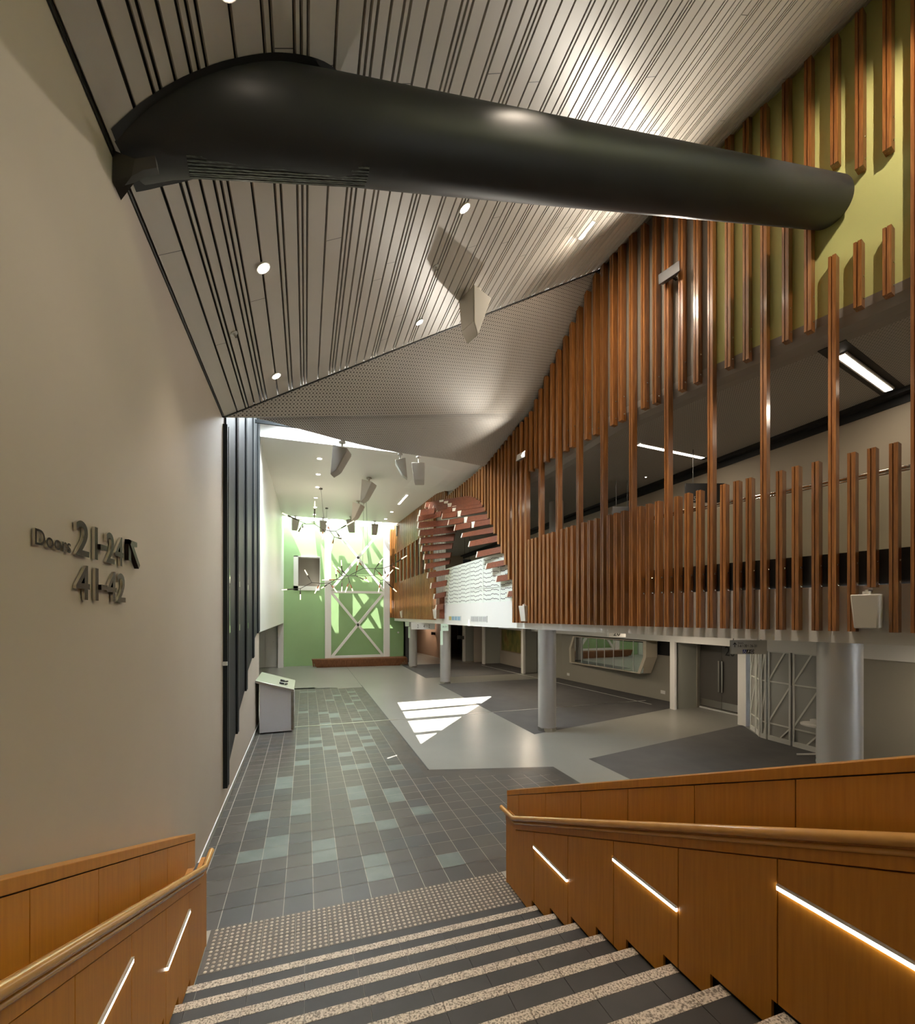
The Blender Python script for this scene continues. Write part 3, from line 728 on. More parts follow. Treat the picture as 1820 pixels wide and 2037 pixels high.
# full-height battens
FULL = [(1811, None), (1647, 512), (1512, None), (1407, None), (1321, None), (1251, 459), (1194, 527), (1146, 612.5), (1105.5, 698), (1071, 775), (1043, 831)]
for i, (px, a) in enumerate(FULL):
    kw = dict(y_top=a) if a is not None else dict(z_top=ceil_at(on_curve(px).y))
    lab = '%s full-height timber batten from the right edge, crossing the balcony opening' % orth(i + 1)
    if i == 0: lab = 'full-height timber batten at the very right edge of the photo'
    if i == 1: lab = 'tall timber batten topping out just below the black duct end'
    batten(px, z_bot=ZB, label=lab, group='full-height battens', bolts=((3.80, 3.52) if i < 5 else ()), **kw)
batten(1651, y_top=78, z_bot=on_curve(1651, 330).z, label='hanging batten stub above the black duct end, third from the right', group='hanging battens of the upper row')
# unbroken battens between the opening and the timber hood: (column, top row, bottom row or None)
RUN = [(1033.2, 841, None), (1025, 850.7, None), (1018.8, 858, None), (1009.6, 868.4, 1153), (1002.3, 878, 1124), (995.6, 886.4, 1101), (989, 894, 1083), (981.4, 901.5, 1062), (974.6, 909.6, 1044),
       (969, 916.7, 1031), (962.8, 924.7, 1016), (957.3, 929.5, 1005), (951.4, 934.7, 996), (946.3, 939.5, 992), (940.7, 944, 990), (936, 948.7, 989), (930.8, 952.3, 988), (926, 956.3, 988),
       (921, 960.4, 988), (916.4, 964, 989), (912, 967.4, 990), (907.7, 971.2, 992), (902.8, 974.4, 994), (899, 978, 996), (895.5, 981.4, 998), (891.5, 984.7, 1000), (887.4, 987.7, 1002), (883, 990.5, 1004), (879, 993.5, 1006)]
for i, (px, a, b) in enumerate(RUN):
    kw = dict(y_bot=b) if b else dict(z_bot=ZB)
    batten(px, y_top=a, label='%s batten leftwards of the opening, above or beside the timber hood' % orth(i + 1), group='close-set battens beside the hood', **kw)
# far bay, left of the hood
yb = 17.35; i = 0
while yb < 27.9:
    u = ((xf(yb) - .16) * CA - yb * SA) / ((xf(yb) - .16) * SA + yb * CA); px = CX + F * u
    g = 'battens of the far bay'
    if yb < 18.9: batten(px, z_top=ceil_at(yb), z_bot=7.55, label='%s batten of the far bay, the short ones above the hood leg' % orth(i + 1), group=g)
    elif i % 4 == 1: batten(px, z_top=ceil_at(yb), z_bot=ZB, label='%s batten of the far bay past the timber hood, full height' % orth(i + 1), group=g)
    else:
        batten(px, z_top=ceil_at(yb), z_bot=6.85, label='%s batten of the far bay past the timber hood, upper length' % orth(i + 1), group=g)
        batten(px, z_top=5.05, z_bot=ZB, label='%s batten of the far bay past the timber hood, lower length' % orth(i + 1), group=g)
    yb += .236; i += 1
for k in range(4):
    x0 = 4.98 + k * .115
    m = MB(); m.box(x0, x0 + .09, 28.46, 28.6, 2.9, 8.55); tag(m.build('timber_batten', BATT), '%s sunlit end batten beside the green wall, counted from the left' % orth(k + 1), 'batten', 'sunlit end battens')
    # ------------------------------------------------------------------ timber hood curling out around the balcony opening
S5 = .19231
def c5(x, y): return 780 + x * S5, 900 + y * S5
hood = thing('timber_hood', (5.0, 16.5, 2.9), 'curled hood of wide red-brown planks wrapped around the balcony opening', 'timber hood')
def along(p0, d, px):                                  # point on the horizontal ray from p0 in direction d that sits over photo column px
    u = (px - CX) / F; a = p0.x * CA - p0.y * SA - u * (p0.x * SA + p0.y * CA); b = d.x * CA - d.y * SA - u * (d.x * SA + d.y * CA)
    return p0 + d * (-a / b)
def zrow(p, py): return EYE + (CY - py) / F * (p.x * SA + p.y * CA)
DR = Vector((-math.sin(math.radians(17)), math.cos(math.radians(17)), 0))
DL = Vector((-math.sin(math.radians(43)), math.cos(math.radians(43)), 0))
RIGHT = [((340, 515, 575), (850, 430, 468)), ((378, 530, 590), (872, 442, 500)), ((417, 545, 605), (905, 478, 533)), ((460, 575, 640), (932, 508, 562)), ((512, 620, 690), (962, 556, 612)), ((578, 690, 750), (990, 628, 690)),
         ((643, 742, 808), (1025, 680, 740)), ((718, 830, 880), (1050, 762, 828)), ((793, 915, 975), (1088, 850, 922)), ((873, 1020, 1085), (1122, 968, 1034)), ((970, 1145, 1205), (1165, 1105, 1165)), ((1075, 1275, 1340), (1202, 1255, 1322)), ((1190, 1435, 1495), (1240, 1428, 1490))]
joint = []
for i, ((xl, lt_, lb), (xr, rt_, rb)) in enumerate(RIGHT):
    pr = on_curve(c5(xr, 0)[0], off=-.10); pl = along(pr, DR, c5(xl, 0)[0])
    joint.append((pl, zrow(pl, c5(0, lt_)[1]), zrow(pl, c5(0, lb)[1])))
    zl = [zrow(pl, c5(0, lb)[1]), zrow(pl, c5(0, lt_)[1])]; zr = [zrow(pr, c5(0, rb)[1]), zrow(pr, c5(0, rt_)[1])]
    th = Vector((.05, .03, 0)); tilt = Vector((.06, .03, 0))
    def piece(f0, f1, pale_end):
        a, b = pl.lerp(pr, f0), pl.lerp(pr, f1)
        za = [zl[j] + (zr[j] - zl[j]) * f0 for j in (0, 1)]; zb = [zl[j] + (zr[j] - zl[j]) * f1 for j in (0, 1)]
        mb = MB(); q = [Vector((a.x, a.y, za[0])), Vector((b.x, b.y, zb[0])), Vector((b.x, b.y, zb[0])) + th, Vector((a.x, a.y, za[0])) + th,
                        Vector((a.x, a.y, za[1])) + tilt, Vector((b.x, b.y, zb[1])) + tilt, Vector((b.x, b.y, zb[1])) + tilt + th, Vector((a.x, a.y, za[1])) + tilt + th]
        mb.hexa(q); o = mb.build('plank', HOOD, hood)
        if pale_end:
            e = (pr - pl).normalized() * .05; mb = MB(); mb.hexa([q[0] - e, q[0], q[3], q[3] - e, q[4] - e, q[4], q[7], q[7] - e]); mb.build('plank_end', PALEC, o)
    if i < 7:
        fx = (.30, .33, .33, .35, .37, .40, .46)[i]
        piece(0, fx, True); piece(fx + .09, 1, False)
        a, b = pl.lerp(pr, fx), pl.lerp(pr, fx + .09); mb = MB(); back = Vector((.05, .03, 0))
        zz = lambda f, j: zl[j] + (zr[j] - zl[j]) * f
        mb.hexa([Vector((a.x, a.y, zz(fx, 0))) + back, Vector((b.x, b.y, zz(fx + .09, 0))) + back, Vector((b.x, b.y, zz(fx + .09, 0))) + back * 1.3, Vector((a.x, a.y, zz(fx, 0))) + back * 1.3,
                 Vector((a.x, a.y, zz(fx, 1))) + back, Vector((b.x, b.y, zz(fx + .09, 1))) + back, Vector((b.x, b.y, zz(fx + .09, 1))) + back * 1.3, Vector((a.x, a.y, zz(fx, 1))) + back * 1.3]); mb.build('pale_inset', PALEC, hood)
    else: piece(0, 1, True)
LEFT = [((285, 590, 645), (430, 570, 625)), ((268, 640, 700), (500, 605, 655)), ((268, 718, 775), (580, 690, 745)), ((280, 800, 855), (655, 755, 815)), ((288, 880, 935), (635, 835, 905)), ((305, 960, 1017), (615, 932, 985)),
        ((328, 1050, 1100), (600, 1030, 1078)), ((340, 1148, 1197), (590, 1105, 1145)), ((368, 1240, 1292), (578, 1208, 1252)), ((402, 1348, 1398), (555, 1318, 1370)), ((435, 1462, 1507), (545, 1438, 1482)), ((455, 1575, 1622), (522, 1562, 1612))]
pA = joint[6][0]; pB = on_curve(c5(525, 0)[0], off=-.12)
dA = pA.x * SA + pA.y * CA; dB = pB.x * SA + pB.y * CA
for i, ((xl, lt_, lb), (xr, rt_, rb)) in enumerate(LEFT):
    s = i / 11; dd = dA - .05 + (dB - dA) * s; px = c5(xr, 0)[0]; u = (px - CX) / F
    pr = Vector((dd * (u * CA + SA), dd * (CA - u * SA), 0)); pl = along(pr, DL, c5(xl, 0)[0])
    th = Vector((.05, .05, 0)); tilt = Vector((.05, .05, 0))
    q = [Vector((p.x, p.y, zrow(p, c5(0, y)[1]))) for p, y in ((pl, lb + 9), (pr, rb + 8))]
    q2 = [Vector((p.x, p.y, zrow(p, c5(0, y)[1]))) + tilt for p, y in ((pl, lt_), (pr, rt_))]
    mb = MB(); mb.hexa([q[0], q[1], q[1] + th, q[0] + th, q2[0], q2[1], q2[1] + th, q2[0] + th]); o = mb.build('plank', HOOD, hood)
    e = (pr - pl).normalized() * .06
    mb = MB(); mb.hexa([q[0] - e, q[0], q[0] + th, q[0] + th - e, q2[0] - e, q2[0], q2[0] + th, q2[0] + th - e]); mb.build('plank_end', PALEC, o)
p = on_curve(c5(500, 0)[0], off=-.1); mb = MB(); mb.box(p.x - .12, p.x + .12, p.y - .25, p.y + .2, zrow(p, c5(0, 1720)[1]), zrow(p, c5(0, 1480)[1])); mb.build('post', HOOD, hood)
# thin uprights standing behind the hood's left leg
for k in range(10):
    px = c5(395 + k * 17, 0)[0]; p = on_curve(px, off=.02)
    m = MB(); m.box(p.x - .02, p.x + .02, p.y - .03, p.y + .03, 3.5, 7.0 - k * .05); tag(m.build('white_upright', WHITE), 'thin white uprights seen between the planks of the hood leg', 'upright', 'uprights behind the hood leg')

# white perforated balustrade panels in the hood opening
pts = [on_curve(px, off=.03) for px in (884, 893, 912, 935, 961, 995, 1022)]
WAVE = mat('white_perforated_panel', (.78, .82, .76), .45)
for i, (a, b) in enumerate(zip(pts, pts[1:])):
    a = Vector((a.x, a.y, 0)); b = Vector((b.x, b.y, 0))
    g = (b - a).normalized(); n = Vector((-g.y, g.x, 0)); n = n if n.x < 0 else -n
    t = thing('perforated_panel', ((a.x + b.x) / 2, (a.y + b.y) / 2, 3.5), '%s white balustrade panel from the left with wavy rows of holes, in the hood opening' % orth(i + 1), 'balustrade panel', 'wavy perforated panels')
    p, q = a + g * .012, b - g * .012
    MB().hexa([p + Vector((0, 0, 3.5)), q + Vector((0, 0, 3.5)), q - n * .02 + Vector((0, 0, 3.5)), p - n * .02 + Vector((0, 0, 3.5)), p + Vector((0, 0, 4.98)), q + Vector((0, 0, 4.98)), q - n * .02 + Vector((0, 0, 4.98)), p - n * .02 + Vector((0, 0, 4.98))]).build('sheet', WAVE, t)
    hm = MB(); Lg = (q - p).length
    for r in range(10):
        s = .06
        while s < Lg - .04:
            c = p + g * s + n * .003; z = 3.60 + r * .142 + .018 * math.sin(s * 9 + i * 2) + .01 * math.sin(s * 23)
            hm.hexa([c + Vector((0, 0, z - .014)) - g * .028, c + Vector((0, 0, z - .014)) + g * .028, c + n * .002 + Vector((0, 0, z - .014)) + g * .028, c + n * .002 + Vector((0, 0, z - .014)) - g * .028,
                     c + Vector((0, 0, z + .014)) - g * .028, c + Vector((0, 0, z + .014)) + g * .028, c + n * .002 + Vector((0, 0, z + .014)) + g * .028, c + n * .002 + Vector((0, 0, z + .014)) - g * .028]); s += .085
    tag(hm.build('hole_pattern', DKGREY, t), None, None, kind='stuff')

# air grilles on the fascia below the hood
for x0, x1, y0, y1, lab, cm in ((570, 692, 228, 275, 'air grille on the white fascia with blue and ochre slots, left one', (.25, .42, .55)), (790, 955, 228, 288, 'grey air grille on the white fascia, right one of the pair', (.45, .45, .45))):
    pa, pb = 780 + x0 * .1978, 780 + x1 * .1978; A = on_curve(pa, off=-.012); B = on_curve(pb, off=-.012)
    za, zb = zrow(A, 1180 + y1 * .1978), zrow(A, 1180 + y0 * .1978)
    t = thing('air_grille', ((A.x + B.x) / 2, (A.y + B.y) / 2, za), lab, 'air grille', 'air grilles on the fascia')
    V = Vector((0, 0, 1))
    MB().bar(A + V * (za + zb) / 2 - V * A.z, B + V * (za + zb) / 2 - V * B.z, .016, zb - za).build('frame', ALU, t)
    for k in range(4):
        a, b = A.lerp(B, .04 + k * .24), A.lerp(B, .04 + k * .24 + .20); o = Vector((-.008, 0, 0))
        c = (.50, .42, .12) if (k == 0 and x0 < 600) else cm
        MB().bar(Vector((a.x, a.y, (za + zb) / 2)) + o, Vector((b.x, b.y, (za + zb) / 2)) + o, .012, (zb - za) * .78).build('slot', mat('grille_slot', c, .5), t)

# ------------------------------------------------------------------ black air duct slung under the ceiling
DUCT = [(-1.228, 3.67, 6.46), (-1.0, 3.61, 6.52), (-.75, 3.565, 6.565), (-.5, 3.53, 6.61), (-.2, 3.505, 6.67), (.2, 3.50, 6.745), (.6, 3.53, 6.85), (1.2, 3.60, 7.04), (8, 4.45, 9.25)]
def dax(x):
    for a, b in zip(DUCT, DUCT[1:]):
        if x <= b[0]: break
    f = (x - a[0]) / (b[0] - a[0]); return Vector((x, a[1] + (b[1] - a[1]) * f, a[2] + (b[2] - a[2]) * f))
du = thing('air_duct', dax(-1.2), 'big matt black round duct crossing the hall under the ceiling', 'air duct')
mb = MB(); mb.pipe([dax(-1.215 + i * .2) for i in range(10)] + [dax(1 + i * .75) for i in range(9)], .30, 48); mb.build('duct_tube', DUCTM, du)
ax = (dax(1) - dax(0)).normalized(); e1 = (Vector((0, 1, 0)) - ax * ax.y).normalized(); e2 = ax.cross(e1)
if e2.z < 0: e2 = -e2
mb = MB()                                              # ribbed lining strip along the underside
for k in range(26):
    f = k / 25
    for q in range(7):
        a = math.radians(-122 + 4.2 * q)
    s0 = dax(-.85 + 1.45 * f)
NR = 9
for q in range(NR):
    a = math.radians(-62 - 38 * q / (NR - 1)); a2 = a - math.radians(2.6)
    pts = []
    for aa in (a, a2):
        pts.append((e1 * math.cos(aa) + e2 * math.sin(aa)) * (.300)); pts.append((e1 * math.cos(aa) + e2 * math.sin(aa)) * (.306 + .002 * (q % 2)))
    A, B = dax(-.86), dax(.38)
    mb.hexa([A + pts[0], A + pts[1], A + pts[3], A + pts[2], B + pts[0], B + pts[1], B + pts[3], B + pts[2]])
mb.build('lining_strip', noisy('crinkled_black_foil', [(.35, (.02, .025, .022)), (.7, (.17, .20, .18))], scale=(.6, 9, 9), nscale=9, rough=.35, bump=.6), du)
mb = MB()                                              # flared collar where the duct meets the left wall
n = 32
for i in range(7):
    pass
pf = [on_x(224, 298, WX + .004), on_x(224, 362, WX + .004), on_x(235, 386, WX + .004), on_x(262, 350, -1.10), on_x(285, 338, -1.02), on_x(312, 333, -.94), on_x(308, 309, -.94), on_x(268, 316, -1.06)]
mb.prism([pf[0], pf[1], pf[2], pf[3], pf[7]], (.0, .05, .0)); mb.prism([pf[7], pf[3], pf[4], pf[5], pf[6]], (.0, .05, .0))
mb.build('collar', mat('collar_metal', (.05, .048, .045), .4), du)
m = MB()                                               # dark edge trim where the ceiling is cut around the duct
struct_pts = []
for k in range(0, 60):
    x = -1.18 + k * .045; c = dax(x); zc = slat_z(x); dz = zc - c.z
    if abs(dz) < .345: struct_pts.append((x, c.y - math.sqrt(max(0, .345 ** 2 - dz * dz)), c.y + math.sqrt(max(0, .345 ** 2 - dz * dz)), zc))
for a, b in zip(struct_pts, struct_pts[1:]): m.face([(a[0], a[1], a[3] - .004), (b[0], b[1], b[3] - .004), (b[0], b[2], b[3] - .004), (a[0], a[2], a[3] - .004)])
struct(m.build('trim_11', BLACK))

# ------------------------------------------------------------------ ceiling fittings
def downlight(p, nrm, r, label, group, power, spot=95, soft=.05, aim=None):
    nrm = Vector(nrm).normalized(); t = thing('recessed_downlight', p, label, 'downlight', group)
    MB().cyl(p - nrm * .004, p + nrm * .012, r, n=24).build('trim_ring', WHITE, t)
    MB().cyl(p + nrm * .010, p + nrm * .016, r * .8, n=24).build('lens', BULB, t)
    lamp('SPOT', p + nrm * .06, power, size=soft, col=(1, .93, .83) if nrm.z < -.99 else (1, .84, .66), aim=aim or p + Vector((nrm.x * .25, 0, -1)), spot=spot, name='downlight_lamp')
sn = Vector((SLA, 0, -1))
for px, py, lab in ((523, 532, 'large glowing round downlight in the slat ceiling nearest the left wall, upper one'), (924, 413, 'glowing round downlight just under the lower edge of the black duct'),
                    (834, 640, 'glowing round downlight in the slats near the perforated canopy, right one'), (549, 747, 'glowing round downlight in the slats near the canopy tip, left one')):
    downlight(on_slat(px, py), sn, .075, lab, 'downlights in the slat ceiling', 110, 80)
for x, y in ((-.42, 2.83), (1.83, 2.95), (-.42, .6), (1.83, .7), (-.42, -1.6), (1.83, -1.6)):
    downlight(Vector((x, y, slat_z(x))), sn, .075, 'round downlight in the slat ceiling above and behind the stairs', 'downlights in the slat ceiling', 40 if x < 0 else 150, 80)
downlight(Vector((5.75, 1.95, slat_z(5.75))), sn, .075, 'round downlight in the slat ceiling above the lime wall, beyond the right of the view', 'downlights in the slat ceiling', 330, 84, .05, Vector((7.0, 4.1, 8.6)))
downlight(Vector((4.1, 5.2, slat_z(4.1))), sn, .075, 'added round downlight, unseen behind the black duct, lighting battens and fascia', 'downlights in the slat ceiling', 560, 58, .05, Vector((6.9, 4.9, 2.7)))  # added lamp, no fixture in view; brightens the battens and fascia
lamp('AREA', Vector((4.6, 6.62, slat_z(4.6) - .08)), 60, size=.3, aim=(6.2, 8.0, 5.0), name='linear_lamp')
for i, (x, y) in enumerate([(617, 600), (605, 742), (597, 858), (583, 955), (578, 1040), (570, 1105)]):
    downlight(on_far(500 + x * .2198, 780 + y * .2198), (0, 0, -1), .09, '%s downlight from the front in the left row of the white far ceiling' % orth(i + 1), 'downlights in the white far ceiling', 170)
for i, (x, y) in enumerate([(1600, 705), (1495, 825), (1270, 1083), (1215, 1147)]):
    downlight(on_far(500 + x * .2198, 780 + y * .2198), (0, 0, -1), .09, '%s downlight from the front in the right row of the white far ceiling' % orth(i + 1), 'downlights in the white far ceiling', 170)
def linear(a, b, label, wid=.09, group=None):
    a, b = Vector(a), Vector(b); t = thing('linear_light', (a + b) / 2, label, 'linear light', group)
    MB().bar(a, b, wid + .05, .03).build('housing', WHITE, t)
    MB().bar(a - Vector((0, 0, .012)), b - Vector((0, 0, .012)), wid, .012).build('diffuser', TUBE, t)
linear(on_slat(1153, 472) - Vector((0, 0, .02)), on_slat(1181, 437) - Vector((0, 0, .02)), 'short bright linear light in the slat ceiling below the black duct', .05)
linear(on_far(809.5, 983.3) - Vector((0, 0, .02)), on_far(793, 1002) - Vector((0, 0, .02)), 'linear light in the white far ceiling between two downlights')
def mez(px, py): return on_z(px, py, MZ)
for i, (a, b) in enumerate([((1673, 702), (1768, 772)), ((1271, 881), (1398, 908)), ((1137, 932), (1284, 947)), ((1113, 980), (1146, 983)), ((1058, 1011), (1071, 1013))]):
    A, B = mez(*a), mez(*b)
    linear(A - Vector((0, 0, .03)), B - Vector((0, 0, .03)), '%s linear light from the right in the grey balcony ceiling' % orth(i + 1), .10, 'linear lights of the balcony ceiling')
    m = MB(); d = (B - A).normalized(); m.bar(A - d * .35 + Vector((0, 0, .0)), B + d * .25, .34, .012); struct(m.build('trim_%d' % (12 + i), BLACK))
    lamp('AREA', (A + B) / 2 - Vector((0, 0, .12)), 24, size=.5, col=(1, .82, .62), name='balcony_lamp')
def rosette(p, nrm, lab):
    nrm = Vector(nrm).normalized(); t = thing('sprinkler', p, lab, 'sprinkler', 'ceiling sprinklers')
    MB().cyl(p, p + nrm * .008, .045, n=16).build('escutcheon', ALU, t); MB().cyl(p, p + nrm * .05, .014, n=10).build('head', CHROME, t)
rosette(on_slat(465, 663), sn, 'small ceiling sprinkler between the slat gaps near the left wall'); rosette(on_slat(866, 530), sn, 'small ceiling sprinkler in the slats right of the middle')

# loudspeakers hung from the ceilings
def speaker(p, yaw, size, label, m=SPK, tilt=.35, drop=.14):
    t = thing('ceiling_speaker', p, label, 'loudspeaker', 'ceiling loudspeakers')
    R = Matrix.Rotation(yaw, 3, 'Z'); T = Matrix.Rotation(tilt, 3, 'X')
    def W(x, y, z): return p + R @ (T @ Vector((x, y, z)) + Vector((0, 0, -drop)))
    MB().cyl(p, p - Vector((0, 0, .03)), .11 * size, n=16).cyl(p, p - Vector((0, 0, drop + .1 * size)), .035 * size, n=10).build('mount', m, t)
    s = size * .5; d = .26 * size
    body = [W(-s * .46, -d * .55, -s * 1.5), W(s * .46, -d * .55, -s * 1.5), W(s * .40, d * .0, -s * 1.9), W(-s * .40, d * .0, -s * 1.9), W(-s * .56, -d, 0), W(s * .56, -d, 0), W(s * .50, d * .9, -.02), W(-s * .50, d * .9, -.02)]
    MB().hexa(body).build('cabinet', m, t, bevel=.012)
    g = [W(-s * .44, -d * .58 - .006, -s * 1.42), W(s * .44, -d * .58 - .006, -s * 1.42), W(s * .52, -d - .008, -.06 * size), W(-s * .52, -d - .008, -.06 * size)]
    b_ = R @ T @ Vector((0, .004, 0)); MB().hexa([g[0], g[1], g[1] + b_, g[0] + b_, g[3], g[2], g[2] + b_, g[3] + b_]).build('grille', SPK if m is SPK else m, t)
speaker(on_slat(947, 577), math.radians(-75), .78, 'large pale loudspeaker hanging from the slats over the perforated canopy', tilt=-.1)
def on_edge(px):
    best = min(edge, key=lambda e: abs(CX + F * ((e.x * CA - e.y * SA) / (e.x * SA + e.y * CA)) - px)); return best
def edge_pt(px):
    lo, hi = 0.0, 1.0
    f = lambda s: (lambda e: CX + F * ((e.x * CA - e.y * SA) / (e.x * SA + e.y * CA)))(edge[int(s * 15.999)].lerp(edge[int(s * 15.999) + 1], s * 16 - int(s * 15.999)))
    for _ in range(40):
        mid = (lo + hi) / 2
        if f(mid) < px: lo = mid
        else: hi = mid
    k = int(lo * 15.999); return edge[k].lerp(edge[k + 1], lo * 16 - k)
speaker(edge_pt(681) + Vector((0, .06, 0)), math.radians(70), .62, 'grey loudspeaker at the canopy lip nearest the skylight', SPKG)
speaker(edge_pt(797) + Vector((0, .06, 0)), math.radians(-100), .50, 'slim loudspeaker hanging from the canopy lip, left of a pair', SPKG)
speaker(edge_pt(834) + Vector((0, .06, 0)), math.radians(-20), .58, 'pale loudspeaker hanging from the canopy lip, right of a pair')
for (x, y, yaw, sz, lab) in ((1065, 778, 60, .88, 'pointed white loudspeaker in the middle of the far ceiling, nearer one'), (970, 985, 60, .88, 'pointed white loudspeaker in the middle of the far ceiling, farther one'),
                             (400, 1140, 15, .72, 'first loudspeaker from the left in the row before the green wall'), (645, 1155, 5, .72, 'second loudspeaker from the left in the row before the green wall'),
                             (900, 1128, -20, .80, 'third loudspeaker from the left in the row before the green wall'), (1103, 1183, 0, .72, 'fourth loudspeaker from the left in the row before the green wall'),
                             (1322, 1195, 0, .72, 'rightmost loudspeaker in the row before the green wall')):
    p = on_far(500 + x * .2198, 780 + y * .2198); p.y = min(p.y, 26.7); p.z = far_z(p.y)
    speaker(p, math.radians(yaw), sz, lab, SPKG if y > 1100 else SPK)
# white wedge speakers fixed to the batten front
def wedge(px, y0, y1, lab, w=.33, off=-.30):
    p = on_curve(px, off=off); t_ = tangent(p.y); n = Vector((t_.y, -t_.x, 0)); zt, zb = on_curve(px, y0, off).z, on_curve(px, y1, off).z
    c = thing('wedge_speaker', (p.x, p.y, zb), lab, 'loudspeaker', 'white wedge speakers on the batten front')
    A = p - t_ * 0; B = p - t_ * w; A.z = B.z = 0; V = lambda q, z: Vector((q.x, q.y, z))
    MB().hexa([V(A + n * .06 - t_ * .03, zb), V(B + n * .06 + t_ * .03, zb), V(B + n * .16, zb), V(A + n * .16, zb), V(A, zt), V(B, zt), V(B + n * .18, zt), V(A + n * .18, zt)]).build('cabinet', SPK, c, bevel=.015)
    q = (A + B) / 2 + n * .1; MB().cyl((q.x, q.y, zt), (q.x, q.y, zt + .04), .045).bar(Vector((q.x, q.y, zt + .05)), Vector((q.x, q.y, zt + .05)) + n * .34, .03, .03).build('swivel', SPK, c)
wedge(1690, 1183, 1250, 'big white wedge loudspeaker mounted low on the battens at right', .30)
wedge(1031, 1205, 1236, 'white wedge loudspeaker on the battens above the front column', .28, -.26)
wedge(860, 1212, 1231, 'small white wedge loudspeaker at the foot of the timber hood', .26, -.26)
wedge(795, 1216, 1229, 'small white wedge loudspeaker at the far end of the battens', .26, -.26)
# two floodlights clamped to the battens, aimed at the ceiling
def flood(px, py, w, lab, aim, power, lit):
    p = on_curve(px, py, -.30); t_ = tangent(p.y); n = Vector((t_.y, -t_.x, 0))
    c = thing('floodlight', p, lab, 'floodlight', 'floodlights clamped to the battens')
    d = (Vector(aim) - p).normalized(); s = t_; u = s.cross(d).normalized()
    hw, hh, dp = w * .5, w * .22, w * .5
    P = [p - s * hw - u * hh, p + s * hw - u * hh, p + s * hw + u * hh, p - s * hw + u * hh]
    MB().hexa([q - d * dp * .5 + (p - q) * .35 for q in P] + [q + d * dp * .2 for q in P]).build('housing', DKGREY if not lit else STEEL, c, bevel=.01)
    MB().hexa([q + d * dp * .19 + (p - q) * .08 for q in P] + [q + d * dp * .205 + (p - q) * .08 for q in P]).build('lens', ALU if lit else DKGREY, c)
    MB().bar(p, p + n * .24, .04, .04).build('bracket', DKGREY, c)
    lamp('SPOT', p + d * (dp * .25 + .04), power * (.35 if lit else 1.0), size=.06, aim=aim, spot=155, blend=1, col=(1, .90, .76), name='floodlight_lamp')
    lamp('SPOT', p + d * (dp * .25 + .03), power, size=.06, aim=aim, spot=62, blend=.75, col=(1, .93, .82), name='floodlight_lamp')
flood(1331, 545, .42, 'dark wedge floodlight on the battens below the black duct', on_slat(1215, 190), 300, False)
flood(1036, 908, .42, 'small bright-edged floodlight on the battens above the balcony opening', on_slat(900, 520), 300, True)

# ------------------------------------------------------------------ branching chandeliers
def crop7(x, y): return 540 + .17677 * x, 980 + .17677 * y
def chandelier(depth, cables, segs, ends, lab, seed):
    rr = random.Random(seed); off = {}
    def P(k):
        if k not in off: off[k] = rr.uniform(-.55, .55)
        px, py = crop7(*k); return at_t(px, py, depth + off[k])
    c = thing('branch_chandelier', P(segs[0][0]), lab, 'chandelier', 'branching tube chandeliers')
    fr = MB()
    for a, b in segs: fr.cyl(P(a), P(b), .014, n=8)
    for top, low in cables:
        q = on_far(*crop7(*top)); lowp = at_t(*crop7(*low), (q.x * SA + q.y * CA)); fr.cyl(q, lowp, .006, n=6); fr.cyl(q, q - Vector((0, 0, .05)), .07, n=14)
    fr.build('branch_frame', BRONZE, c)
    for a, mid, tip in ends:
        A = P(a); da = off[a]; off[tip] = da + rr.uniform(-.2, .2); T = P(tip); px, py = crop7(*mid)
        f = math.hypot(mid[0] - a[0], mid[1] - a[1]) / max(1, math.hypot(tip[0] - a[0], tip[1] - a[1])); M = A.lerp(T, min(.9, f))
        arm = MB().cyl(A, A.lerp(M, .55), .013, n=8).build('arm', BRONZE, c)
        MB().cyl(A.lerp(M, .5), M, .026, .030, n=10).build('sleeve', COPPER if rr.random() < .45 else BRONZE, arm)
        MB().cyl(M, T, .026, .022, n=10).build('glass_tube', CANDLE, arm)
chandelier(18.9, [((555, -50), (590, 310)), ((622, 172), (620, 330))],
           [((480, 350), (390, 352)), ((390, 352), (350, 350)), ((480, 350), (580, 415)), ((580, 415), (660, 432)), ((660, 432), (725, 432)), ((660, 432), (705, 498))],
           [((480, 350), (484, 180), (488, 95)), ((390, 352), (185, 258), (122, 230)), ((350, 350), (310, 445), (278, 495)), ((350, 350), (352, 400), (355, 472)), ((580, 415), (574, 462), (574, 522)),
            ((660, 432), (638, 380), (615, 345)), ((725, 432), (842, 368), (930, 318)), ((725, 432), (772, 495), (808, 568)), ((705, 498), (792, 522), (855, 537)), ((705, 498), (686, 575), (670, 655))],
           'dark branching chandelier with lit glass tubes, the smaller upper one hung at left', 5)
lamp('POINT', at_t(650, 1075, 18.9), 60, size=.5, col=(1, .86, .66), name='chandelier_lamp'); lamp('POINT', at_t(690, 1165, 21.0), 90, size=.6, col=(1, .86, .66), name='chandelier_lamp')
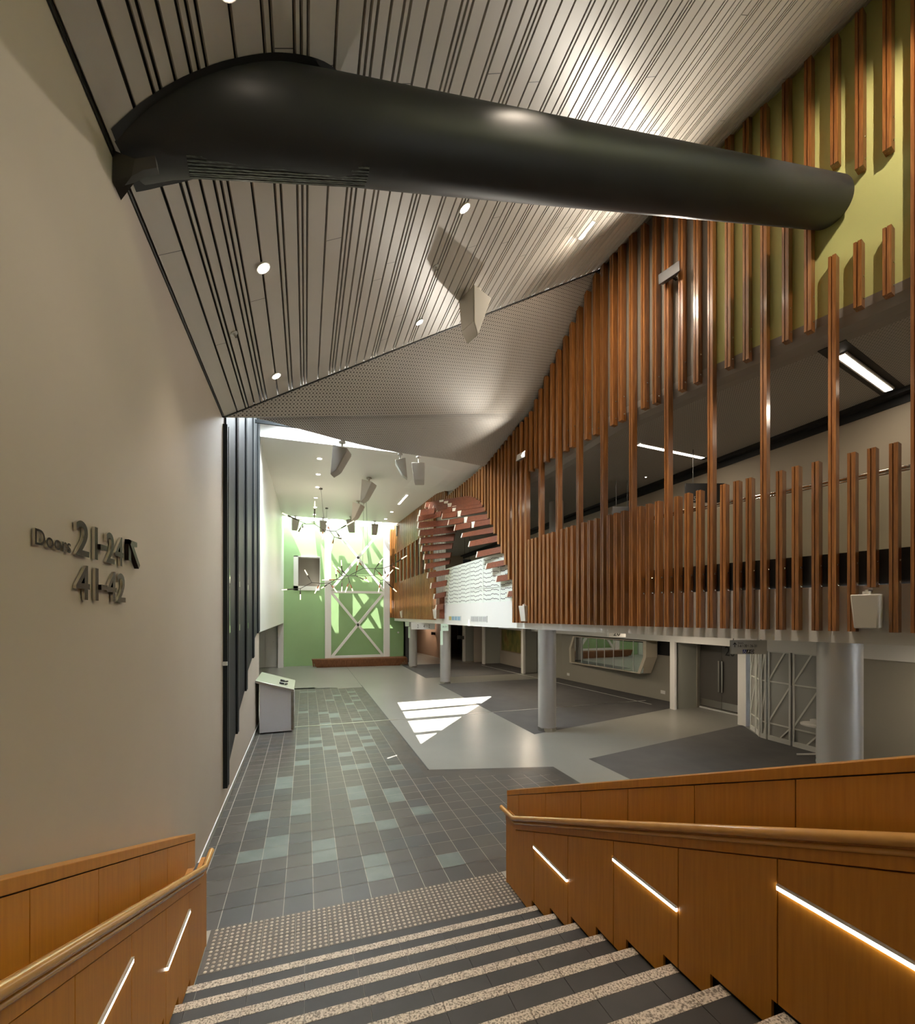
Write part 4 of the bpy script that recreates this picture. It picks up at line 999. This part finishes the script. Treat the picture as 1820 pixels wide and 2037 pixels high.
chandelier(21.0, [((1036, 105), (1026, 800)), ((1066, 60), (1090, 800))],
           [((325, 1080), (455, 1012)), ((455, 1012), (545, 1020)), ((545, 1020), (655, 1018)), ((655, 1018), (795, 935)), ((735, 975), (795, 978)), ((795, 935), (860, 940)), ((860, 940), (945, 935)), ((860, 940), (1035, 850)),
            ((1035, 850), (1165, 855)), ((1165, 855), (1265, 848)), ((1265, 848), (1340, 822)), ((1165, 855), (1155, 930)), ((1155, 930), (1050, 938)), ((1050, 938), (945, 935)), ((1155, 930), (1230, 990)), ((1230, 990), (1265, 980)), ((860, 940), (875, 995)), ((795, 978), (860, 940))],
           [((455, 1012), (405, 930), (373, 870)), ((325, 1080), (178, 1090), (118, 1094)), ((325, 1080), (325, 1145), (325, 1205)), ((545, 1020), (510, 1080), (485, 1135)), ((655, 1018), (590, 1055), (560, 1078)), ((655, 1018), (700, 1075), (735, 1118)),
            ((795, 935), (740, 870), (692, 818)), ((795, 935), (795, 822), (785, 760)), ((860, 940), (790, 880), (748, 835)), ((795, 978), (650, 980), (572, 984)), ((795, 978), (792, 1060), (790, 1112)), ((875, 995), (848, 1060), (830, 1122)), ((875, 995), (905, 1075), (915, 1108)),
            ((945, 935), (968, 820), (978, 768)), ((945, 935), (1032, 990), (1098, 1004)), ((1035, 850), (985, 785), (955, 742)), ((1340, 822), (1465, 748), (1525, 708)), ((1340, 822), (1395, 845), (1432, 858)), ((1165, 855), (1222, 800), (1252, 738)),
            ((1165, 855), (1245, 940), (1275, 975)), ((1050, 938), (1068, 972), (1085, 998)), ((1230, 990), (1214, 1070), (1203, 1120)), ((1265, 980), (1368, 1080), (1408, 1116)), ((1265, 848), (1283, 915), (1290, 950)), ((1265, 980), (1318, 918), (1368, 868)), ((735, 975), (728, 915), (722, 870))],
           'dark branching chandelier with many lit glass tubes, the long lower one by the white truss', 9)

# ------------------------------------------------------------------ white truss, bench
tr = thing('white_truss', (3.03, 27.95, 0), 'white steel truss of two posts and crossed braces before the green wall', 'truss')
for x in (1.27, 4.79): MB().box(x - .18, x + .18, 27.80, 28.10, 0, 8.75).build('post', WHITE, tr, bevel=.01)
for z in (.55, 4.47, 8.55): MB().bar((1.4, 27.95, z), (4.66, 27.95, z), .14, .14).build('crossbar', WHITE, tr)
for z0, z1 in ((.5, 4.45), (4.6, 8.55)):
    MB().bar((1.45, 27.95, z0), (4.62, 27.95, z1), .15, .15).build('brace', WHITE, tr); MB().bar((1.45, 27.95, z1), (4.62, 27.95, z0), .15, .14).build('brace', WHITE, tr)
be = thing('timber_bench', (3.05, 27.9, 0), 'long low slatted timber bench at the foot of the green wall', 'bench')
MB().hexa([(.62, 27.42, 0), (5.45, 27.05, 0), (5.45, 27.7, 0), (.62, 27.7, 0), (.34, 27.25, .46), (5.85, 26.85, .46), (5.85, 27.78, .46), (.34, 27.78, .46)]).build('body', BENCHW, be)
mb = MB()
for k in range(5): mb.bar((.34, 27.3 + k * .105, .478), (5.85, 26.92 + k * .19, .478), .085, .03)
mb.build('seat_slats', BENCHW, be)
mb = MB()
for k in range(56): x = .36 + k * .099; y = 27.25 - (x - .34) * .0726; mb.hexa([(x + .05, y + .14, .06), (x + .12, y + .14, .06), (x + .12, y + .19, .06), (x + .05, y + .19, .06), (x, y - .012, .44), (x + .07, y - .017, .44), (x + .07, y + .03, .44), (x, y + .03, .44)])
mb.build('front_slats', BENCHW, be)
m = MB(); m.cyl((5.9 - .25, 28.6, 1.95), (5.9 - .25, 28.55, 1.95), .06); tag(m.build('wall_sensor', WHITE), 'tiny white round sensor on the green wall beside the far battens', 'sensor')

# ------------------------------------------------------------------ columns
def column(x, y, r, lab, ztop=FZ):
    c = thing('round_column', (x, y, 0), lab, 'column', 'round steel-clad columns')
    MB().cyl((x, y, .10), (x, y, ztop), r, n=48).build('shaft', COLM, c)
    MB().cyl((x, y, 0), (x, y, .10), r + .008, n=48).build('base_ring', CHROME, c)
column(6.14, 10.63, .238, 'round grey column in the middle, standing on the tip of the dark carpet'); column(5.95, 19.25, .238, 'round grey column second from the front on the right, beside the green blade sign')
column(5.97, 25.75, .238, 'round grey column farthest back beside the timber bench'); column(7.36, 4.40, .262, 'big shiny grey column at right, rising behind the wooden balustrade')
c = thing('balcony_column', (8.1, 13.4, 3.96), 'round grey column up on the balcony seen between battens', 'column'); MB().cyl((8.1, 13.4, 3.96), (8.1, 13.4, 7.1), .24, n=32).build('shaft', GREYP, c)

# ------------------------------------------------------------------ dark fins on the left wall
FY = [7.86, 9.0, 10.3, 11.68, 12.78]; FB = [.36, .93, 1.50, 2.06, 2.61]; FT = [9.0] * 5
PB = [(.53, .95), (1.15, 1.52), (1.76, 2.07), (2.41, 2.61)]
for k in range(5):
    t = thing('wall_fin', (WX + .05, FY[k], FB[k]), 'tall charcoal metal fin on the left wall, %s from the near end' % ('nearest of five' if k == 0 else orth(k + 1)), 'wall fin', 'charcoal fins on the left wall')
    yb_ = FY[k] + (.12 if k == 0 else .10); top = 6.1 if k == 0 else 8.9
    MB().box(WX, WX + .062, FY[k], yb_, FB[k], top).build('fin', CHAR, t)
    MB().box(WX + .055, WX + .072, yb_ - .02, yb_ + .03, FB[k] + .02, top).build('edge_strip', FINEDGE, t)
    if k < 4:
        y0, y1 = yb_, FY[k + 1]; zt = 8.9
        MB().prism([(WX + .002, y0, PB[k][0]), (WX + .002, y1, PB[k][1]), (WX + .002, y1, zt), (WX + .002, y0, zt)], (.028, 0, 0)).build('panel', CHAR, t)
        yc = y0 + (y1 - y0) * .22
        MB().box(WX + .03, WX + .05, y0 + .01, yc, 2.80, 3.85).build('glazed_slot', DARKPANE, t)
        for z in (2.80, 3.62): MB().box(WX + .03, WX + .056, y0 + .01, yc, z, z + .12).build('clip', CHROME, t)
    else:
        MB().box(WX + .002, WX + .03, yb_, 13.6, FB[k] + .02, 8.9).build('panel', CHAR, t)
m = MB(); p = on_x(443, 1320, WX); m.box(WX, WX + .07, p.y - .05, p.y, p.z - .03, p.z + .03); tag(m.build('door_stop', ALU), 'small square metal stop on the left wall edge beside the fins', 'door stop')

# ------------------------------------------------------------------ mirror lettering on the left wall
tx = thing('wall_lettering', (WX, 3.3, 3.2), 'polished raised lettering reading Doors 21-24 and 41-42 with an arrow on the beige wall', 'wall lettering')
UX, UY = (0, 1, 0), (0, 0, 1); D = .024
for s, nm, y0, w, z0, h in (('Doors', 'word', 2.655, .345, 3.433, .078), ('21', 'number', 3.045, .275, 3.435, .20), ('24', 'number', 3.445, .285, 3.435, .20), ('41', 'number', 3.045, .285, 3.185, .20), ('42', 'number', 3.455, .315, 3.185, .20)):
    text(s, nm, LETTER, tx, (WX + .006, y0, z0), UX, UY, w, h, .015 if nm == 'number' else .010, CHROME, .014 if nm == 'number' else .006)
for y0, y1, z in ((3.335, 3.43, 3.52), (3.345, 3.44, 3.27)): MB().box(WX + .006, WX + .006 + D, y0, y1, z - .016, z + .016).build('dash', LETTER, tx)
mb = MB(); mb.box(WX + .006, WX + .030, 3.80, 3.845, 3.49, 3.64); mb.box(WX + .006, WX + .030, 3.80, 3.97, 3.605, 3.64); mb.bar((WX + .021, 3.83, 3.62), (WX + .021, 4.0, 3.46), .03, .04, up=(0, 1, 1)); mb.build('arrow', LETTER, tx)

# ------------------------------------------------------------------ stainless counter by the fins
ct = thing('steel_counter', (-.72, 13.5, 0), 'stainless steel counter with sloping top standing by the dark fins', 'counter')
MB().hexa([(WX + .10, 12.63, .03), (-.33, 12.66, .03), (-.33, 14.1, .03), (WX + .10, 14.1, .03), (WX + .10, 12.63, 1.36), (-.33, 12.66, 1.09), (-.33, 14.1, 1.09), (WX + .10, 14.1, 1.36)]).build('body', COUNTER, ct)
MB().box(WX + .12, -.36, 12.72, 14.0, 0, .03).build('plinth', BLACK, ct)
MB().hexa([(WX + .005, 12.58, 1.335), (-.29, 12.60, 1.06), (-.29, 14.4, 1.06), (WX + .005, 14.4, 1.335), (WX + .005, 12.58, 1.405), (-.29, 12.60, 1.12), (-.29, 14.4, 1.12), (WX + .005, 14.4, 1.405)]).build('top', STEEL, ct, bevel=.004)
MB().hexa([(-.36, 12.645, .05), (-.29, 12.645, .05), (-.29, 12.66, .05), (-.36, 12.66, .05), (-.36, 12.645, 1.06), (-.29, 12.645, 1.06), (-.29, 12.66, 1.06), (-.36, 12.66, 1.06)]).build('corner_trim', CHROME, ct)
MB().box(-.325, -.30, 12.9, 14.0, .3, .9).build('side_panel', COUNTER, ct)
for y in (13.05, 13.55):
    x = -.55; z = 1.12 + (.285 * (x + .29) / (-.94)); mb = MB(); mb.cyl((x, y, z + .02), (x - .12, y, z + .06), .028, n=10); mb.cyl((x + .05, y, z), (x + .05, y, z + .03), .04, n=10); mb.build('tap', BLACK, ct)

# ------------------------------------------------------------------ ground floor right: cabinet, painting, screens, signs, table
def wx(px, py, x=11.62): return on_x(px, py, x)
cab = thing('display_cabinet', wx(1210, 1320), 'six-sided glazed display cabinet in a pale frame on the shop wall', 'display cabinet')
hexp = [wx(*q) for q in ((1139.3, 1265.3), (1285, 1275), (1285, 1307.6), (1272.9, 1340.2), (1132.7, 1317.9), (1132, 1289.5))]
cen = sum(hexp, Vector()) / 6; inn = [q.lerp(cen, .06) for q in hexp]; dpt = Vector((.5, 0, 0))
mb = MB()
for a, b, c_, e in zip(hexp, hexp[1:] + hexp[:1], inn[1:] + inn[:1], inn): mb.hexa([a, b, c_, e, a + dpt, b + dpt, c_ + dpt, e + dpt])
mb.build('frame', mat('cream_cabinet_frame', (.62, .56, .45), .45), cab)
mb = MB(); mb.face([q + Vector((.42, 0, 0)) for q in inn]); mb.build('back_board', mat('dark_cabinet_back', (.035, .035, .034), .3), cab)
ys = [inn[0].y + (inn[2].y - inn[0].y) * f for f in (0, .12, .24, .37, .49, .62, .75, .88, 1)]
zt_, zm = (inn[0].z + inn[1].z) / 2, (inn[3].z + inn[4].z) / 2
MIRR = glass('mirror_pane', (.55, .60, .57), .62, .02)
for a, b in zip(ys, ys[1:]): MB().box(11.635, 11.645, b + .01, a - .01, zm + .02, zt_ - .02).build('glass_pane', MIRR, cab)
mb = MB()
for y in ys[1:-1]: mb.box(11.625, 11.65, y - .012, y + .012, zm, zt_)
mb.build('mullions', ALU, cab)
mb = MB()
rr = random.Random(4)
for r in range(4):
    for k in range(16): y = inn[0].y + (inn[2].y - inn[0].y) * (.14 + .05 * k); z = zm + .15 + r * .2 + rr.uniform(-.01, .01); mb.box(11.66, 11.665, y - .10, y, z, z + .02)
tag(mb.build('pinned_labels', GREYW, cab), None, None, kind='stuff')
for px, py, nm in ((1137, 1341, 'white power outlet on the shop wall under the cabinet, left one'), (1317, 1377, 'white power outlet on the shop wall near the white pillar, right one')):
    p = on_x(px, py, 11.95 if px < 1200 else 12.2); m = MB(); p.x -= .02
    yy = p.y; wxx = 12.42 + (11.79 - 12.42) * (yy - 11.6) / 7.3 - .06
    m.box(wxx - .015, wxx + .01, yy - .1, yy + .1, p.z - .06, p.z + .06); tag(m.build('power_outlet', WHITE), nm, 'power outlet', 'power outlets on the shop wall')
m = MB(); p = wx(1309, 1275, 12.22); q = wx(1334, 1305, 12.22); m.box(12.2, 12.24, q.y, p.y, q.z, p.z); tag(m.build('wall_screen', SIGNK), 'dark flat screen on the shop wall right of the display cabinet', 'screen')
m = MB(); p = on_x(977.5, 1249, 11.7); q = on_x(993.5, 1267, 11.7); m.box(11.62, 11.70, q.y, p.y, q.z, p.z); tag(m.build('wall_screen', SIGNK), 'dark flat screen high on the far wall left of the painting', 'screen')
pa = thing('painting', on_x(1018, 1298, 11.76), 'framed green and ochre abstract painting on the far right wall', 'painting')
a_, b_ = on_x(1000, 1252, 11.76), on_x(1038, 1299, 11.76)
ARTM = noisy('abstract_paint', [(.3, (.05, .06, .02)), (.45, (.16, .16, .04)), (.6, (.30, .24, .07)), (.72, (.20, .07, .03))], scale=(1, 1.2, .6), nscale=1.6, detail=5, rough=.5)
MB().box(11.70, 11.76, b_.y, a_.y, b_.z, a_.z).build('canvas', ARTM, pa)
mb = MB(); mb.box(11.69, 11.77, b_.y - .06, b_.y, b_.z - .05, a_.z + .05); mb.box(11.69, 11.77, a_.y, a_.y + .06, b_.z - .05, a_.z + .05); mb.box(11.69, 11.77, b_.y, a_.y, b_.z - .05, b_.z); mb.box(11.69, 11.77, b_.y, a_.y, a_.z, a_.z + .05); mb.build('frame', BROWNW, pa)
# folding screen of white framed sheets with diagonal straps
SPN = [((11.45, 8.98), (11.2, 8.62)), ((11.2, 8.62), (10.88, 8.28)), ((10.88, 8.28), (10.87, 8.08)), ((10.87, 8.08), (10.86, 7.48)), ((10.86, 7.48), (10.85, 6.86))]
for i, (a, b) in enumerate(SPN):
    t = thing('folding_screen_panel', ((a[0] + b[0]) / 2, (a[1] + b[1]) / 2, 0), '%s frosted panel from the left of the white-framed folding screen by the big column' % orth(i + 1), 'screen panel', 'folding screen panels')
    A, B = Vector((*a, 0)), Vector((*b, 0)); V = Vector((0, 0, 1)); dd = (B - A).normalized(); A, B = A + dd * .025, B - dd * .025; o = Vector((dd.y, -dd.x, 0)); o = o if o.x < 0 else -o
    MB().hexa([A + V * .12, B + V * .12, B + V * .12 - o * .01, A + V * .12 - o * .01, A + V * 2.2, B + V * 2.2, B + V * 2.2 - o * .01, A + V * 2.2 - o * .01]).build('sheet', POLY, t)
    fr = MB(); fr.bar(A + V * .06 - o * 0, B + V * .06, .05, .12); fr.bar(A + V * 2.2, B + V * 2.2, .05, .06)
    for q in (A + dd * .02, B - dd * .02): fr.bar(q, q + V * 2.22, .035, .05)
    fr.build('frame', ALU, t)
    sp = MB(); e = o * .012
    for z in (.42, 1.45): sp.bar(A + V * z + e, B + V * z + e, .008, .035)
    sp.bar(A + V * 1.45 + e, A.lerp(B, .75) + V * 2.2 + e, .008, .035); sp.bar(A.lerp(B, .02) + V * .45 + e, B + V * 1.42 + e, .008, .035)
    if i: sp.bar(A.lerp(B, .55) + V * .12 + e, B + V * .42 + e, .008, .03)
    sp.build('strap', mat('white_strap', (.70, .71, .66), .4), t)
tb = thing('cafe_table', (9.75, 6.2, 0), 'small white round table half hidden behind the big column', 'table')
p = on_z(1618, 1440, .74); X_, Y_ = p.x + .05, p.y - .05
MB().cyl((X_, Y_, .71), (X_, Y_, .74), .30, n=32).build('table_top', WHITE, tb); MB().cyl((X_, Y_, .03), (X_, Y_, .71), .03).build('stem', ALU, tb)
for k in range(4):
    a = math.radians(30 + 90 * k); MB().bar((X_, Y_, .10), (X_ + .36 * math.cos(a), Y_ + .36 * math.sin(a), .02), .035, .03).build('foot', ALU, tb)
m = MB(); m.box(X_ - .10, X_ + .08, Y_ - .09, Y_ + .09, .745, .84); tag(m.build('paper_box', WHITE), 'small white box lying on the round table by the column', 'box')
# hanging signs
def facing(px0, py0, px1, py1, t):                     # corners of a sign square to the hall axis at distance t
    a, b = at_t(px0, py0, t), at_t(px1, py1, t); b.y = a.y; return a, b
sg = thing('hanging_sign', at_t(1489, 1300, 9.6), 'grey hanging sign with an up arrow, Doors 1-6 20 26-31 and pictograms', 'sign')
a, b = at_t(1453, 1273.5, 9.6), at_t(1524, 1301, 9.6); ydir = Vector((b.x - a.x, b.y - a.y, 0)).normalized(); Wd = (Vector((b.x, b.y, 0)) - Vector((a.x, a.y, 0))).length; Hh = a.z - b.z; sn_ = Vector((ydir.y, -ydir.x, 0))
base = Vector((a.x, a.y, b.z)); mid = base + ydir * Wd / 2 + Vector((0, 0, Hh / 2))
MB().bar(base + Vector((0, 0, Hh / 2)), base + ydir * Wd + Vector((0, 0, Hh / 2)), .05, Hh).build('panel', SIGNG, sg)
def sp_(fx, fz): return base + ydir * Wd * fx + Vector((0, 0, Hh * fz)) + sn_ * .026
text('Doors', 'lettering', mat('grey_letter', (.09, .09, .085), .5), sg, sp_(.19, .74), ydir, UY, Wd * .15, Hh * .13, .003)
text('1-6 \\ 20 \\ 26-31', 'lettering', BLACK, sg, sp_(.19, .50), ydir, UY, Wd * .52, Hh * .19, .003)
mb = MB(); c0, c1 = sp_(.10, .50), sp_(.10, .82); mb.bar(c0, c1, .014, .006, up=sn_); mb.bar(c1, sp_(.055, .68), .014, .006, up=sn_); mb.bar(c1, sp_(.145, .68), .014, .006, up=sn_); mb.build('arrow', BLACK, sg)
for k, mt in enumerate((BLUE, BLACK, BLACK)):
    f0 = .32 + k * .108; sq = MB().hexa([sp_(f0, .04), sp_(f0 + .10, .04), sp_(f0 + .10, .04) + sn_ * .002, sp_(f0, .04) + sn_ * .002, sp_(f0, .33), sp_(f0 + .10, .33), sp_(f0 + .10, .33) + sn_ * .002, sp_(f0, .33) + sn_ * .002]).build('pictogram', mt, sg)
    ic = MB(); e = sn_ * .003
    if k == 0:
        ic.cyl(sp_(f0 + .045, .28) + e, sp_(f0 + .045, .28) + e + sn_ * .001, .008, n=10); ic.bar(sp_(f0 + .045, .26) + e, sp_(f0 + .05, .17) + e, .006, .002, up=sn_); ic.bar(sp_(f0 + .05, .17) + e, sp_(f0 + .075, .15) + e, .006, .002, up=sn_); ic.bar(sp_(f0 + .075, .15) + e, sp_(f0 + .085, .08) + e, .006, .002, up=sn_)
        ic.pipe([sp_(f0 + .045, .13) + e + (ydir * math.cos(t) + Vector((0, 0, 1)) * math.sin(t)) * .022 for t in [math.radians(120 + 24 * q) for q in range(9)]], .003, 6)
    elif k == 1: ic.cyl(sp_(f0 + .06, .27) + e, sp_(f0 + .06, .27) + e + sn_ * .001, .008, n=10); ic.bar(sp_(f0 + .06, .24) + e, sp_(f0 + .04, .15) + e, .012, .002, up=sn_); ic.bar(sp_(f0 + .04, .15) + e, sp_(f0 + .03, .07) + e, .006, .002, up=sn_); ic.bar(sp_(f0 + .05, .2) + e, sp_(f0 + .08, .16) + e, .006, .002, up=sn_)
    else: ic.pipe([sp_(f0 + .05, .185) + e + (ydir * math.cos(t) + Vector((0, 0, 1)) * math.sin(t)) * .030 for t in [2 * math.pi * q / 16 for q in range(17)]], .003, 6); ic.bar(sp_(f0 + .05, .12) + e, sp_(f0 + .05, .24) + e, .007, .002, up=sn_)
    ic.build('symbol', SIGNW, sq)
for f in (.08, .85): MB().cyl(sp_(f, 1.0) - sn_ * .026, Vector((sp_(f, 1).x, sp_(f, 1).y, FZ)), .008, n=8).build('hanger', DKGREY, sg)
s2 = thing('number_sign', at_t(1222, 1267, 14.0), 'small white hanging box sign with the number 20, half hidden by the fascia', 'sign')
a = at_t(1209.5, 1267, 13.5); b = at_t(1243, 1267, 13.5); dr = Vector((b.x - a.x, b.y - a.y, 0)); w_ = dr.length; dr.normalize(); nn = Vector((dr.y, -dr.x, 0))
MB().bar(Vector((a.x, a.y, a.z + .13)), Vector((b.x, b.y, a.z + .13)), .14, .26).build('box', SIGNW, s2)
text('20', 'lettering', BLACK, s2, Vector((a.x, a.y, a.z + .035)) + dr * w_ * .27 + nn * .071, dr, UY, w_ * .40, .17, .003)
for q in (.2, .8): c_ = a + dr * w_ * q; MB().cyl((c_.x, c_.y, a.z + .26), (c_.x, c_.y, FZ), .008).build('hanger', DKGREY, s2)
def plain_sign(px0, py0, px1, py1, t, m_, lab, marks, nm='hanging_sign', ztop=FZ):
    a, b = at_t(px0, py0, t), at_t(px1, py0, t); lo = at_t(px0, py1, t); dr = Vector((b.x - a.x, b.y - a.y, 0)); w_ = dr.length; dr.normalize(); nn = Vector((dr.y, -dr.x, 0)); h = a.z - lo.z
    s_ = thing(nm, Vector((lo.x, lo.y, lo.z)) + dr * w_ / 2, lab, 'sign')
    MB().bar(Vector((a.x, a.y, lo.z + h / 2)), Vector((b.x, b.y, lo.z + h / 2)), .05, h).build('panel', m_, s_)
    for q in (.2, .8):
        c_ = a + dr * w_ * q
        if ztop - a.z > .01: MB().cyl((c_.x, c_.y, a.z), (c_.x, c_.y, ztop), .008, n=8).build('hanger', DKGREY, s_)
    for tt, fx, fz, fw, fh in marks: text(tt, 'lettering', BLACK if m_ is not SIGNK else SIGNW, s_, Vector((a.x, a.y, lo.z)) + dr * w_ * fx + Vector((0, 0, h * fz)) + nn * .026, dr, UY, w_ * fw, h * fh, .003)
    return s_
plain_sign(818, 1238, 865, 1252, 22.2, SIGNW, 'long white hanging sign under the fascia near the far columns', [('2', .26, .2, .05, .5), ('4', .52, .2, .05, .5), ('2', .74, .2, .05, .5)])
plain_sign(877, 1241, 892, 1255, 18.3, SIGNGR, 'small pale green projecting sign at the head of the second column', [('26-31', .18, .5, .6, .22)])
plain_sign(876, 1255, 881, 1283, 18.3, SIGNGR, 'tall narrow green blade sign on the second column', [])
plain_sign(806, 1237, 813.5, 1246, 24.6, SIGNGR, 'tiny pale green projecting sign at the head of the farthest column', [])
plain_sign(812, 1247, 816, 1269, 24.6, SIGNGR, 'tall narrow green blade sign on the farthest column', [])
plain_sign(1363, 962, 1440, 1000, 10.8, SIGNK, 'black hanging sign with white numbers on the balcony behind the battens', [('21', .28, .42, .10, .22), ('25-', .14, .08, .16, .24)], ztop=7.1)
plain_sign(1218, 1008, 1255, 1030, 13.0, SIGNK, 'smaller black hanging sign on the balcony farther back', [], ztop=7.1)
plain_sign(921, 1113, 937, 1123, 20.5, SIGNK, 'small dark sign box on the balcony seen through the hood', [], ztop=7.1)
# wall lights in the brown corridor
for px, py, t in ((860, 1260, 33), (865, 1260.5, 33), (913, 1267.5, 27.5), (920, 1268.5, 27.5)):
    p = at_t(px, py, t); m = MB(); m.box(p.x - .09, p.x + .09, p.y - .05, p.y + .05, p.z - .1, p.z + .1); tag(m.build('wall_light', BLACK), 'small square black up and down wall light in the brown corridor', 'wall light', 'black wall lights in the corridor')
    for s in (-1, 1): lamp('SPOT', p + Vector((-.12, -.12, s * .12)), 14, size=.03, aim=p + Vector((.25, .1, s * 1.2)), spot=70, col=(1, .68, .42), name='wall_light_lamp')
# recessed lamps in the low ceiling under the balcony
for x, y in ((9.9, 3.6), (9.6, 10.6), (8.4, 16), (8.4, 22), (8.0, 33)):
    lamp('AREA', (x, y, FZ - .03), 58, size=.35, col=(1, .82, .62), name='low_ceiling_lamp')
for o in bpy.data.objects:
    if '_base' in o: del o['_base']
